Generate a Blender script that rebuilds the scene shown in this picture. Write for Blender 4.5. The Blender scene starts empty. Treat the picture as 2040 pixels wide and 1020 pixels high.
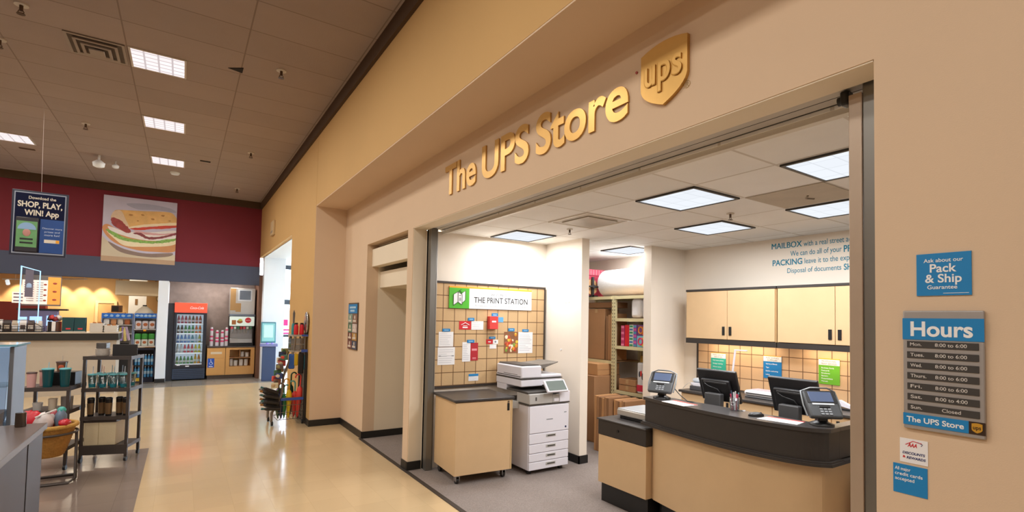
import bpy, bmesh, math, random
from math import sin, cos, pi, radians
from mathutils import Matrix, Vector
SC = bpy.context.scene
COL = SC.collection
rnd = random.Random(7)

# ---------------------------------------------------------------- camera
CAM_H = 1.75
cam_data = bpy.data.cameras.new('camera')
cam = bpy.data.objects.new('camera', cam_data)
COL.objects.link(cam)
SC.camera = cam
FOCAL_PX, CX, CY = 996.804, 1020.0, 599.107
YAW, PITCH, ROLL = 0.581524, 0.036768, 0.020107
cam_data.sensor_fit = 'HORIZONTAL'
cam_data.sensor_width = 36.0
cam_data.lens = FOCAL_PX / 2040 * 36
cam_data.shift_y = (CY - 510) / 2040
cam_data.clip_start = 0.05
cam_data.clip_end = 200
_f = Vector((sin(YAW) * cos(PITCH), cos(YAW) * cos(PITCH), sin(PITCH)))
_r = Vector((cos(YAW), -sin(YAW), 0))
_u = _r.cross(_f)
_r2 = cos(ROLL) * _r + sin(ROLL) * _u
_u2 = -sin(ROLL) * _r + cos(ROLL) * _u
_m = Matrix((_r2, _u2, -_f)).transposed().to_4x4()
_m.translation = (0, 0, CAM_H)
cam.matrix_world = _m

# ---------------------------------------------------------------- daylight and exposure
world = bpy.data.worlds.new('sky')
SC.world = world
world.use_nodes = True
wn = world.node_tree.nodes
wn['Background'].inputs[0].default_value = (0.80, 0.90, 1.0, 1)
wn['Background'].inputs[1].default_value = 8.0
SC.view_settings.view_transform = 'Standard'
SC.view_settings.look = 'None'
SC.view_settings.gamma = 1
SC.view_settings.use_curve_mapping = False
SC.view_settings.exposure = 0.9
MAIN_W, SHOP_W = 18.5, 14.5               # watts of each ceiling fixture
MAIN_C, SHOP_C = (1.0, 0.94, 0.86), (0.98, 0.985, 1.0)

# ---------------------------------------------------------------- materials
def lin(h):
    v = [int(h[i:i + 2], 16) / 255 for i in (0, 2, 4)]
    return tuple(c / 12.92 if c <= 0.04045 else ((c + 0.055) / 1.055) ** 2.4 for c in v) + (1,)

_mats = {}
def mat(name, col, rough=0.5, metal=0.0, var=0.06, scale=8.0, bump=0.0, bscale=60.0, emit=0.0, spec=0.5, alpha=1.0, coat=0.0):
    """procedural material: base colour with a soft noise variation, optional noise bump"""
    if name in _mats: return _mats[name]
    m = bpy.data.materials.new(name)
    m.use_nodes = True
    nt = m.node_tree; N = nt.nodes; L = nt.links
    b = N['Principled BSDF']
    c = lin(col)
    tc = N.new('ShaderNodeTexCoord')
    nz = N.new('ShaderNodeTexNoise'); nz.inputs['Scale'].default_value = scale; nz.inputs['Detail'].default_value = 3
    L.new(tc.outputs['Object'], nz.inputs['Vector'])
    mx = N.new('ShaderNodeMix'); mx.data_type = 'RGBA'
    mx.inputs[6].default_value = tuple(max(0, x * (1 - var)) for x in c[:3]) + (1,)
    mx.inputs[7].default_value = tuple(min(1, x * (1 + var)) for x in c[:3]) + (1,)
    L.new(nz.outputs['Fac'], mx.inputs[0])
    L.new(mx.outputs[2], b.inputs['Base Color'])
    b.inputs['Roughness'].default_value = rough
    b.inputs['Metallic'].default_value = metal
    b.inputs['Specular IOR Level'].default_value = spec
    b.inputs['Coat Weight'].default_value = coat
    b.inputs['Alpha'].default_value = alpha
    if emit:
        L.new(mx.outputs[2], b.inputs['Emission Color'])
        b.inputs['Emission Strength'].default_value = emit
    if bump:
        n2 = N.new('ShaderNodeTexNoise'); n2.inputs['Scale'].default_value = bscale; n2.inputs['Detail'].default_value = 4
        L.new(tc.outputs['Object'], n2.inputs['Vector'])
        bp = N.new('ShaderNodeBump'); bp.inputs['Strength'].default_value = bump; bp.inputs['Distance'].default_value = 0.01
        L.new(n2.outputs['Fac'], bp.inputs['Height'])
        L.new(bp.outputs['Normal'], b.inputs['Normal'])
    _mats[name] = m
    return m

def glass(name, tint=(0.9, 0.95, 1.0), gloss=0.12, rough=0.02):
    """thin clear sheet: mostly transparent with a glossy reflection"""
    if name in _mats: return _mats[name]
    m = bpy.data.materials.new(name); m.use_nodes = True
    nt = m.node_tree; N = nt.nodes; L = nt.links
    N.remove(N['Principled BSDF'])
    out = N['Material Output']
    tr = N.new('ShaderNodeBsdfTransparent'); tr.inputs[0].default_value = tuple(tint) + (1,)
    gl = N.new('ShaderNodeBsdfGlossy'); gl.inputs['Roughness'].default_value = rough
    lw = N.new('ShaderNodeLayerWeight'); lw.inputs[0].default_value = 0.35
    ma = N.new('ShaderNodeMath'); ma.operation = 'MULTIPLY_ADD'; ma.inputs[1].default_value = 0.6; ma.inputs[2].default_value = gloss
    L.new(lw.outputs['Fresnel'], ma.inputs[0])
    ms = N.new('ShaderNodeMixShader')
    L.new(ma.outputs[0], ms.inputs[0]); L.new(tr.outputs[0], ms.inputs[1]); L.new(gl.outputs[0], ms.inputs[2])
    L.new(ms.outputs[0], out.inputs[0])
    _mats[name] = m
    return m

def grid_mat(name, col, line, sx, sy, ox, oy, plane='XY', mortar=0.012, rough=0.9, bump=0.25, bscale=90, var=0.05, spec=0.2, linebump=0.0, col2=None):
    """panels of sx by sy metres with thin joint lines, laid out in the place's own metres"""
    if name in _mats: return _mats[name]
    m = bpy.data.materials.new(name); m.use_nodes = True
    nt = m.node_tree; N = nt.nodes; L = nt.links
    b = N['Principled BSDF']
    geo = N.new('ShaderNodeTexCoord')
    sep = N.new('ShaderNodeSeparateXYZ'); L.new(geo.outputs['Object'], sep.inputs[0])
    cmb = N.new('ShaderNodeCombineXYZ')
    a, c = {'XY': (0, 1), 'YX': (1, 0), 'XZ': (0, 2), 'YZ': (1, 2)}[plane]
    L.new(sep.outputs[a], cmb.inputs[0]); L.new(sep.outputs[c], cmb.inputs[1])
    mp = N.new('ShaderNodeMapping'); mp.inputs['Location'].default_value = (-ox, -oy, 0)
    L.new(cmb.outputs[0], mp.inputs[0])
    br = N.new('ShaderNodeTexBrick')
    br.offset = 0.0; br.squash = 1.0
    br.inputs['Scale'].default_value = 1.0
    br.inputs['Brick Width'].default_value = sx
    br.inputs['Row Height'].default_value = sy
    br.inputs['Mortar Size'].default_value = mortar
    br.inputs['Mortar Smooth'].default_value = 0.1
    c1 = lin(col); c2 = lin(col2) if col2 else c1
    br.inputs['Color1'].default_value = tuple(x * (1 - var) for x in c1[:3]) + (1,)
    br.inputs['Color2'].default_value = tuple(min(1, x * (1 + var)) for x in c2[:3]) + (1,)
    br.inputs['Mortar'].default_value = lin(line)
    L.new(mp.outputs[0], br.inputs['Vector'])
    nz = N.new('ShaderNodeTexNoise'); nz.inputs['Scale'].default_value = 3.0; nz.inputs['Detail'].default_value = 5
    L.new(geo.outputs['Object'], nz.inputs['Vector'])
    mul = N.new('ShaderNodeMix'); mul.data_type = 'RGBA'; mul.blend_type = 'MULTIPLY'; mul.inputs[0].default_value = 1
    cr = N.new('ShaderNodeValToRGB')
    cr.color_ramp.elements[0].color = (1 - 2 * var, 1 - 2 * var, 1 - 2 * var, 1); cr.color_ramp.elements[1].color = (1, 1, 1, 1)
    L.new(nz.outputs['Fac'], cr.inputs[0])
    L.new(br.outputs['Color'], mul.inputs[6]); L.new(cr.outputs[0], mul.inputs[7])
    L.new(mul.outputs[2], b.inputs['Base Color'])
    b.inputs['Roughness'].default_value = rough
    b.inputs['Specular IOR Level'].default_value = spec
    n2 = N.new('ShaderNodeTexNoise'); n2.inputs['Scale'].default_value = bscale; n2.inputs['Detail'].default_value = 3
    L.new(geo.outputs['Object'], n2.inputs['Vector'])
    hh = N.new('ShaderNodeMath'); hh.operation = 'MULTIPLY_ADD'; hh.inputs[1].default_value = -linebump
    L.new(br.outputs['Fac'], hh.inputs[0]); L.new(n2.outputs['Fac'], hh.inputs[2])
    bp = N.new('ShaderNodeBump'); bp.inputs['Strength'].default_value = bump; bp.inputs['Distance'].default_value = 0.005
    L.new(hh.outputs[0], bp.inputs['Height']); L.new(bp.outputs['Normal'], b.inputs['Normal'])
    _mats[name] = m
    return m

def emission_panel(name, col, strength, cells, joint=0.006, dim=0.55):
    """lit prismatic lens of a lamp: light grid of dimmer joints and a soft mottling"""
    if name in _mats: return _mats[name]
    m = bpy.data.materials.new(name); m.use_nodes = True
    nt = m.node_tree; N = nt.nodes; L = nt.links
    N.remove(N['Principled BSDF'])
    tc = N.new('ShaderNodeTexCoord')
    br = N.new('ShaderNodeTexBrick'); br.offset = 0; br.inputs['Scale'].default_value = 1
    br.inputs['Brick Width'].default_value = cells; br.inputs['Row Height'].default_value = cells * 0.75
    br.inputs['Mortar Size'].default_value = joint; br.inputs['Mortar Smooth'].default_value = 0.4
    c = lin(col)
    br.inputs['Color1'].default_value = c
    br.inputs['Color2'].default_value = tuple(x * 0.93 for x in c[:3]) + (1,)
    br.inputs['Mortar'].default_value = tuple(x * dim for x in c[:3]) + (1,)
    L.new(tc.outputs['Object'], br.inputs['Vector'])
    em = N.new('ShaderNodeEmission'); em.inputs[1].default_value = strength
    L.new(br.outputs['Color'], em.inputs[0])
    L.new(em.outputs[0], N['Material Output'].inputs[0])
    _mats[name] = m
    return m

# ---------------------------------------------------------------- mesh helpers
_texts = {}
def _text_mesh(s, bold, shear):
    key = (s, bold, shear)
    if key not in _texts:
        cu = bpy.data.curves.new('letters', 'FONT')
        cu.body = s; cu.size = 1.0; cu.offset = bold; cu.shear = shear
        cu.resolution_u = 7
        ob = bpy.data.objects.new('letters', cu)
        COL.objects.link(ob)
        dg = bpy.context.evaluated_depsgraph_get(); dg.update()
        me = bpy.data.meshes.new_from_object(ob.evaluated_get(dg), depsgraph=dg)
        vs = [tuple(v.co) for v in me.vertices]; fs = [tuple(p.vertices) for p in me.polygons]
        bpy.data.objects.remove(ob); bpy.data.curves.remove(cu); bpy.data.meshes.remove(me)
        xs = [v[0] for v in vs] or [0, 1]
        _texts[key] = (vs, fs, min(xs), max(xs))
    return _texts[key]

class MB:
    """collects shapes in one bmesh and links them as ONE mesh object"""
    def __init__(self):
        self.bm = bmesh.new(); self.mi = 0; self.xf = Matrix.Identity(4)
    def _new(self, vs, fs, smooth=False):
        V = [self.bm.verts.new(self.xf @ Vector(v)) for v in vs]
        out = []
        for f in fs:
            try: F = self.bm.faces.new([V[i] for i in f])
            except ValueError: continue
            F.material_index = self.mi; F.smooth = smooth
            out.append(F)
        return V, out
    def box(self, x0, x1, y0, y1, z0, z1, bev=0.0, seg=2):
        vs = [(x, y, z) for x in (x0, x1) for y in (y0, y1) for z in (z0, z1)]
        fs = [(0, 1, 3, 2), (4, 6, 7, 5), (0, 4, 5, 1), (2, 3, 7, 6), (0, 2, 6, 4), (1, 5, 7, 3)]
        V, F = self._new(vs, fs)
        if bev > 0:
            es = list({e for f in F for e in f.edges})
            r = bmesh.ops.bevel(self.bm, geom=es, offset=bev, segments=seg, affect='EDGES', profile=0.5)
            for f in r['faces']: f.material_index = self.mi; f.smooth = True
        return self
    def cbox(self, cx, cy, cz, sx, sy, sz, bev=0.0, rot=None):
        old = self.xf
        t = Matrix.Translation((cx, cy, cz))
        self.xf = old @ t @ (rot.to_4x4() if rot is not None else Matrix.Identity(4))
        self.box(-sx / 2, sx / 2, -sy / 2, sy / 2, -sz / 2, sz / 2, bev)
        self.xf = old
        return self
    def cyl(self, p0, p1, r0, r1=None, n=14, caps=True):
        r1 = r0 if r1 is None else r1
        p0, p1 = Vector(p0), Vector(p1)
        d = (p1 - p0).normalized()
        a = d.orthogonal().normalized(); b = d.cross(a)
        vs = []
        for p, r in ((p0, r0), (p1, r1)):
            for i in range(n):
                t = 2 * pi * i / n
                vs.append(p + a * (r * cos(t)) + b * (r * sin(t)))
        self._new(vs, [(i, (i + 1) % n, n + (i + 1) % n, n + i) for i in range(n)], True)
        if caps:
            self._new([vs[i] for i in reversed(range(n))], [tuple(range(n))])
            self._new([vs[n + i] for i in range(n)], [tuple(range(n))])
        return self
    def lathe(self, prof, c=(0, 0, 0), n=16, smooth=True):
        """profile of (radius, z) turned about the vertical through c"""
        vs, fs = [], []
        for r, z in prof:
            for i in range(n):
                t = 2 * pi * i / n
                vs.append((c[0] + r * cos(t), c[1] + r * sin(t), c[2] + z))
        for k in range(len(prof) - 1):
            for i in range(n):
                j = (i + 1) % n
                fs.append((k * n + i, k * n + j, (k + 1) * n + j, (k + 1) * n + i))
        self._new(vs, fs, smooth)
        self._new([vs[i] for i in reversed(range(n))], [tuple(range(n))])
        k = (len(prof) - 1) * n
        self._new([vs[k + i] for i in range(n)], [tuple(range(n))])
        return self
    def tube(self, pts, r, n=8, closed=False):
        pts = [Vector(p) for p in pts]
        m = len(pts)
        prev = None; rings = []
        for i, p in enumerate(pts):
            if closed: d = pts[(i + 1) % m] - pts[i - 1]
            else: d = pts[min(i + 1, m - 1)] - pts[max(i - 1, 0)]
            d.normalize()
            a = d.orthogonal().normalized() if prev is None else (prev - d * prev.dot(d)).normalized()
            prev = a; b = d.cross(a)
            rr = r[i] if isinstance(r, (list, tuple)) else r
            rings.append([p + a * (rr * cos(2 * pi * k / n)) + b * (rr * sin(2 * pi * k / n)) for k in range(n)])
        vs = [v for rg in rings for v in rg]
        fs = []
        for i in range(m if closed else m - 1):
            j = (i + 1) % m
            for k in range(n):
                l = (k + 1) % n
                fs.append((i * n + k, i * n + l, j * n + l, j * n + k))
        self._new(vs, fs, True)
        if not closed:
            self._new(list(reversed(rings[0])), [tuple(range(n))])
            self._new(rings[-1], [tuple(range(n))])
        return self
    def prism(self, poly, d0, d1, plane='XZ', smooth=False):
        """polygon in a plane pushed from depth d0 to d1 along the third axis"""
        def P(u, v, d):
            return {'XZ': (u, d, v), 'XY': (u, v, d), 'YZ': (d, u, v)}[plane]
        n = len(poly)
        vs = [P(u, v, d0) for u, v in poly] + [P(u, v, d1) for u, v in poly]
        self._new(vs, [(i, (i + 1) % n, n + (i + 1) % n, n + i) for i in range(n)], smooth)
        self._new(vs[:n], [tuple(range(n))]); self._new(vs[n:], [tuple(range(n))])
        return self
    def quad(self, a, b, c, d):
        self._new([a, b, c, d], [(0, 1, 2, 3)]); return self
    def mesh(self, vs, fs, smooth=False):
        self._new(vs, fs, smooth); return self
    def blob(self, c, r, n=10, m=7, squash=(1, 1, 1), wob=0.0, seed=1):
        rr = random.Random(seed)
        prof = []
        vs, fs = [], []
        for k in range(m + 1):
            ph = pi * k / m
            for i in range(n):
                t = 2 * pi * i / n
                w = 1 + wob * rr.uniform(-1, 1)
                vs.append((c[0] + r * squash[0] * w * sin(ph) * cos(t), c[1] + r * squash[1] * w * sin(ph) * sin(t), c[2] + r * squash[2] * w * cos(ph)))
        for k in range(m):
            for i in range(n):
                j = (i + 1) % n
                fs.append((k * n + i, (k + 1) * n + i, (k + 1) * n + j, k * n + j))
        self._new(vs, fs, True)
        return self
    def text(self, s, x, z, size, y=0.0, width=None, align='C', bold=0.0, shear=0.0, depth=0.0006):
        """lettering standing in the XZ plane, read from -Y; z is its baseline"""
        if bold and 'M' in s:                       # this letter fills badly when thickened: lay three thin copies side by side
            for q in (-1, 1, 0): self.text(s, x + q * bold * size * .8, z, size, y - .00004 * (q + 1), width, align, 0.0, shear, depth)
            return self
        vs, fs, x0, x1 = _text_mesh(s, bold, shear)
        sx = size
        w = (x1 - x0) * size
        if width: sx = size * width / max(w, 1e-6); w = width
        off = x - x0 * sx - {'L': 0, 'C': w / 2, 'R': w}[align]
        front = [(off + v[0] * sx, y - depth, z + v[1] * size) for v in vs]
        self._new(front, fs)
        # side walls along the letter outlines
        if depth > 0.002:
            cnt = {}
            for f in fs:
                for i in range(len(f)):
                    a, b = f[i], f[(i + 1) % len(f)]
                    k = (min(a, b), max(a, b))
                    cnt[k] = None if k in cnt else (a, b)
            sides = [e for e in cnt.values() if e]
            allv = front + [(v[0], y, v[2]) for v in front]
            n = len(front)
            self._new(allv, [(b, a, n + a, n + b) for a, b in sides])
        return self
    def build(self, name, mats, parent=None, loc=None, rotz=0.0, fix=True):
        if fix: bmesh.ops.recalc_face_normals(self.bm, faces=self.bm.faces[:])
        me = bpy.data.meshes.new(name)
        self.bm.to_mesh(me); self.bm.free()
        for m in (mats if isinstance(mats, (list, tuple)) else [mats]): me.materials.append(m)
        o = bpy.data.objects.new(name, me)
        COL.objects.link(o)
        if parent is not None: o.parent = parent
        if loc is not None: o.location = loc
        o.rotation_euler = (0, 0, rotz)
        return o

def tag(o, label=None, cat=None, group=None, kind=None):
    if label: o['label'] = label
    if cat: o['category'] = cat
    if group: o['group'] = group
    if kind: o['kind'] = kind
    return o
def thing(name, label, cat, loc=(0, 0, 0), rotz=0.0, group=None):
    o = bpy.data.objects.new(name, None)
    o.empty_display_size = 0.1
    COL.objects.link(o)
    o.location = loc; o.rotation_euler = (0, 0, rotz)
    return tag(o, label, cat, group)
def solo(mb, name, mats, label, cat, loc=(0, 0, 0), rotz=0.0, group=None):
    return tag(mb.build(name, mats, None, loc, rotz), label, cat, group)
def structure(mb, name, mats):
    return tag(mb.build(name, mats), kind='structure')
def dup(root, loc, rotz=None, label=None, group=None):
    def rec(o, par):
        c = o.copy(); COL.objects.link(c)
        if par is not None: c.parent = par
        for ch in list(o.children): rec(ch, c)
        return c
    r = rec(root, None)
    r.location = loc
    if rotz is not None: r.rotation_euler = (0, 0, rotz)
    return tag(r, label, None, group)
ORD = ['first', 'second', 'third', 'fourth', 'fifth', 'sixth', 'seventh', 'eighth', 'ninth', 'tenth']
FACE_LEFT = -pi / 2          # a sign on a wall that looks towards -X (the shopfront)
def lampdata(name, size, watt, col, parent, loc, sizey=None, spread=pi):
    d = bpy.data.lights.new(name, 'AREA')
    d.shape = 'RECTANGLE'; d.size = size; d.size_y = sizey or size
    d.energy = watt; d.color = col; d.spread = spread
    o = bpy.data.objects.new(name, d); COL.objects.link(o)
    o.parent = parent; o.location = loc
    return o
# ================================================================ the setting
CEIL, SHOP_CEIL = 4.80, 2.77
PAINT_TAN = mat('tan wall paint', 'ddc3a6', 0.85, var=0.03, scale=2, bump=0.06, bscale=220, spec=0.25)
PAINT_CREAM = mat('cream wall paint', 'ecdfc8', 0.85, var=0.03, scale=2, bump=0.06, bscale=220, spec=0.25)
PAINT_BEIGE = mat('pale interior paint', 'eee4d6', 0.8, var=0.02, scale=2, bump=0.05, bscale=220, spec=0.25)
PAINT_YELLOW = mat('ochre wall paint', 'cda66e', 0.8, var=0.04, scale=1.5, bump=0.06, bscale=220, spec=0.25)
PAINT_RED = mat('dark red wall paint', '7a2a33', 0.75, var=0.05, scale=1.5, spec=0.3)
PAINT_SLATE = mat('slate blue fascia paint', '4f5363', 0.7, var=0.04, scale=1.5, spec=0.3)
PAINT_WHITE = mat('white paint', 'e9edf0', 0.75, var=0.02, scale=2)
BROWN_TRIM = mat('dark brown crown trim', '4a331c', 0.7, var=0.08)
BLACK_BASE = mat('black vinyl baseboard', '1d1c1b', 0.45, var=0.1)
CEIL_TILE = grid_mat('acoustic ceiling tile', 'a8968c', '8c7b72', 1.15, 0.60, -0.65, 7.17 - 0.6 * 30, mortar=0.008, bump=0.5, bscale=70)
SHOP_TILE = grid_mat('shop ceiling tile', 'f8f6f2', 'ddd6cc', 0.625, 0.60, 3.135 - 0.625 * 10, 2.33 - 6, mortar=0.010, bump=0.4, bscale=120)
FLOOR_TILE = grid_mat('waxed vinyl floor tile', 'd0b68e', 'c3aa80', 0.305, 0.305, -9, -6, mortar=0.0012, rough=0.14, bump=0.012, bscale=5, var=0.03, spec=0.85)
GREY_FLOOR = grid_mat('grey vinyl floor tile', '86776d', '6f625a', 0.305, 0.305, -9, -6, mortar=0.0015, rough=0.22, bump=0.05, bscale=14, var=0.06, spec=0.5)
FAR_FLOOR = grid_mat('far grey vinyl tile', '8d867c', '777067', 0.305, 0.305, -9, -6, mortar=0.0015, rough=0.25, bump=0.05, bscale=14, var=0.05, spec=0.5)
CARPET = mat('grey brown loop carpet', '9d928c', 0.95, var=0.42, scale=110, bump=0.9, bscale=260, spec=0.1)
CARPET_EDGE = mat('dark rubber carpet edge', '3b332e', 0.6)
STEEL = mat('grey gate steel', '7d7a74', 0.35, metal=0.55, var=0.05, scale=3)
ALU = mat('pale aluminium', 'b9b6b0', 0.3, metal=0.8, var=0.04)
MOTTLED = mat('mottled brown wall panel', '8f7d74', 0.6, var=0.35, scale=6, spec=0.4)
WOOD_PANEL = mat('pale maple panel', 'd9a968', 0.5, var=0.08, scale=5)

# floors
f = MB(); f.box(-9.2, 2.2, -5, 17.2, -0.06, 0.0); f.box(2.2, 6.4, 9.4, 17.2, -0.06, 0.0); structure(f, 'floor', FLOOR_TILE)
f = MB(); f.box(-9.2, -0.296, -5, 7.97, 0.0, 0.002); structure(f, 'floor_grey', GREY_FLOOR)
f = MB(); f.box(-9.2, 2.2, 14.25, 17.0, 0.0, 0.002); structure(f, 'floor_far', FAR_FLOOR)
f = MB(); f.box(2.2, 6.4, -1.6, 7.72, -0.06, 0.004); structure(f, 'floor_carpet', CARPET)
f = MB(); f.box(2.16, 2.205, -3, 0.83, 0.0, 0.006); f.box(2.16, 2.205, 0.83, 7.2, 0.0, 0.007); structure(f, 'trim_1', CARPET_EDGE)

# main hall ceiling and far / side walls
f = MB(); f.box(-9.2, 2.3, -5, 15.4, CEIL, CEIL + 0.08); structure(f, 'ceiling', CEIL_TILE)
f = MB(); f.box(-9.3, -9.2, -5, 24.2, 0, CEIL); structure(f, 'wall_left', PAINT_TAN)
f = MB(); f.box(-9.2, 2.3, -5.1, -5.0, 0, CEIL); structure(f, 'wall_back', PAINT_TAN)
f = MB(); f.box(-9.2, 1.72, 15.2, 15.35, 3.03, 4.64); structure(f, 'wall_far', PAINT_RED)
f = MB(); f.box(-9.2, 1.72, 15.18, 15.35, 2.53, 3.03); structure(f, 'wall_far_fascia', PAINT_SLATE)
f = MB(); f.box(-9.2, 1.68, 15.155, 15.2, 4.62, CEIL); structure(f, 'trim_2', BROWN_TRIM)
f = MB(); f.box(1.68, 1.72, -5, 15.2, 4.62, CEIL); structure(f, 'trim_3', BROWN_TRIM)

# ochre upper wall over the shopfront, its soffit, and the ochre wall beyond
f = MB(); f.box(1.72, 2.2, -5, 8.35, 3.50, CEIL); structure(f, 'wall_right_upper', PAINT_YELLOW)
f = MB(); f.box(1.722, 2.2, -5, 8.35, 3.488, 3.50); structure(f, 'trim_4', PAINT_TAN)
f = MB(); f.box(1.72, 2.2, 8.36, 10.42, 0, CEIL); f.box(1.72, 2.2, 10.42, 14.93, 3.30, CEIL); f.box(1.72, 2.2, 14.93, 15.35, 3.30, CEIL)
structure(f, 'wall_right_far', PAINT_YELLOW)
f = MB(); f.box(1.722, 2.2, 8.348, 8.36, 0, 3.49); structure(f, 'wall_right_return', PAINT_TAN)

# shopfront wall with the wide opening and the stepped recess
T0, T1 = 2.2, 2.37
f = MB()
f.box(T0, T1, -5, 0.83, 0, 3.49)
f.box(T0, T1, 0.83, 8.35, 2.785, 3.49)
f.box(T0, T1, 5.46, 5.62, 0, 2.785)
f.box(T0, T1, 7.18, 8.35, 0, 2.785)
structure(f, 'wall_right', PAINT_TAN)
# reveal skins of the opening: the cream underside and the cream pillar cheek
f = MB(); f.box(T0 + 0.004, T1, 0.834, 5.456, 2.778, 2.785); f.box(T0 + 0.006, T1, 5.452, 5.46, 0, 2.778); structure(f, 'trim_5', PAINT_CREAM)
# recess
f = MB(); f.box(T1, 4.0, 7.18, 7.26, 0, 2.785); f.box(T1, 4.0, 5.54, 5.62, 0, 2.785); f.box(4.0, 4.06, 5.54, 7.26, 0, 2.785)
structure(f, 'wall_recess', PAINT_CREAM)
f = MB(); f.box(T1, 4.0, 5.62, 7.18, 2.775, 2.785); f.box(2.275, 2.40, 5.621, 7.179, 2.47, 2.72); f.box(2.40, 4.0, 5.621, 7.179, 2.17, 2.40)
structure(f, 'ceiling_recess', PAINT_CREAM)

# the shop: walls and ceiling
f = MB(); f.box(T1, 4.10, 5.41, 5.53, 0, SHOP_CEIL); structure(f, 'wall_print_station', PAINT_BEIGE)
f = MB(); f.box(4.10, 4.22, 4.68, 7.6, 0, SHOP_CEIL); structure(f, 'wall_partition', PAINT_BEIGE)
f = MB(); f.box(5.21, 5.90, 4.55, 4.68, 0, SHOP_CEIL); structure(f, 'wall_storage_front', PAINT_BEIGE)
f = MB(); f.box(5.90, 6.02, -1.6, 7.6, 0, SHOP_CEIL); structure(f, 'wall_cabinet_side', PAINT_BEIGE)
f = MB(); f.box(4.10, 6.02, 7.6, 7.72, 0, SHOP_CEIL); structure(f, 'wall_storage_back', PAINT_BEIGE)
f = MB(); f.box(T1, 6.02, -1.6, -1.5, 0, SHOP_CEIL); structure(f, 'wall_shop_end', PAINT_BEIGE)
f = MB(); f.box(2.54, 6.02, -1.6, 7.72, SHOP_CEIL, SHOP_CEIL + 0.06); structure(f, 'ceiling_shop', SHOP_TILE)
f = MB(); f.box(2.545, 2.58, -1.5, 5.41, 2.74, SHOP_CEIL); f.box(2.61, 2.63, -1.5, 5.41, 2.755, SHOP_CEIL); structure(f, 'trim_6', mat('ceiling edge angle', 'd9d2c6', 0.5))

# baseboards
def baseboard(name, *bx):
    f = MB()
    for b in bx: f.box(*b)
    structure(f, name, BLACK_BASE)
baseboard('baseboard_right', (2.188, 2.2, 7.18, 8.35, 0, 0.10), (2.188, 2.2, 5.46, 5.62, 0, 0.10), (2.188, 2.2, -5, 0.83, 0, 0.10), (2.19, 2.36, 5.44, 5.452, 0.004, 0.10))
baseboard('baseboard_return', (1.72, 2.19, 8.336, 8.348, 0, 0.10))
baseboard('baseboard_right_far', (1.708, 1.72, 8.336, 10.42, 0, 0.10))
baseboard('baseboard_recess', (2.2, 4.0, 7.168, 7.18, 0.004, 0.10))
baseboard('baseboard_partition', (4.088, 4.10, 4.668, 5.41, 0.004, 0.10), (4.088, 4.232, 4.668, 4.68, 0.004, 0.10), (4.22, 4.232, 4.68, 7.6, 0.004, 0.10))
baseboard('baseboard_storage_front', (5.198, 5.9, 4.538, 4.55, 0.004, 0.10))
baseboard('baseboard_far', (-0.52, -0.31, 15.168, 15.18, 0.002, 0.10), (-0.31, 1.72, 16.188, 16.2, 0.002, 0.10))

# far end: drinks alcove, white post, cafe room, entrance lobby
f = MB(); f.box(-0.33, 1.72, 16.2, 16.3, 0, 2.75); structure(f, 'wall_alcove', MOTTLED)
f = MB(); f.box(-0.33, 1.72, 15.35, 16.3, 2.75, 2.82); structure(f, 'ceiling_alcove', PAINT_SLATE)
f = MB(); f.box(-0.52, -0.31, 15.18, 16.3, 0, 2.53); f.box(-0.52, -0.33, 15.36, 16.3, 2.53, 2.82); structure(f, 'wall_post', PAINT_WHITE)
f = MB(); f.box(1.72, 1.80, 15.2, 16.3, 0, 2.82); structure(f, 'wall_alcove_side', mat('brown laminate panel', '6e4a36', 0.5, var=0.15))
WARM_WALL = mat('warm cafe wall paint', 'cba877', 0.8, var=0.05, scale=1.2)
f = MB(); f.box(-9.2, 2.2, 20.6, 20.7, 0, 3.3); structure(f, 'wall_cafe_back', WARM_WALL)
f = MB(); f.box(-0.33, -0.25, 16.3, 20.6, 0, 3.3); structure(f, 'wall_cafe_side', WARM_WALL)
f = MB(); f.box(-9.2, -0.25, 15.35, 20.6, 3.0, 3.06); structure(f, 'ceiling_cafe', mat('cafe ceiling', 'b08a5c', 0.8, var=0.06))
f = MB(); f.box(-9.2, -0.3, 17.2, 20.6, -0.06, 0.0); structure(f, 'floor_cafe', FAR_FLOOR)
f = MB(); f.box(-9.2, -3.45, 20.3, 20.6, 0, 1.97); structure(f, 'wall_cafe_red', mat('deep red cafe wall', '6a1a18', 0.7, var=0.08))
# lobby
f = MB(); f.box(1.80, 2.33, 14.93, 15.2, 0, 3.30); f.box(2.2, 2.33, 15.2, 16.9, 0, 3.30); structure(f, 'wall_lobby_far', PAINT_WHITE)
f = MB(); f.box(2.2, 6.4, 9.4, 9.5, 0, 3.3); structure(f, 'wall_lobby_near', PAINT_WHITE)
f = MB(); f.box(1.80, 6.4, 10.43, 16.9, 3.285, 3.36); f.box(2.2, 6.4, 9.4, 10.43, 3.285, 3.36); structure(f, 'ceiling_lobby', PAINT_WHITE)
f = MB(); f.box(1.80, 2.2, 10.42, 10.428, 0, 3.3); structure(f, 'trim_7', PAINT_WHITE)
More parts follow.
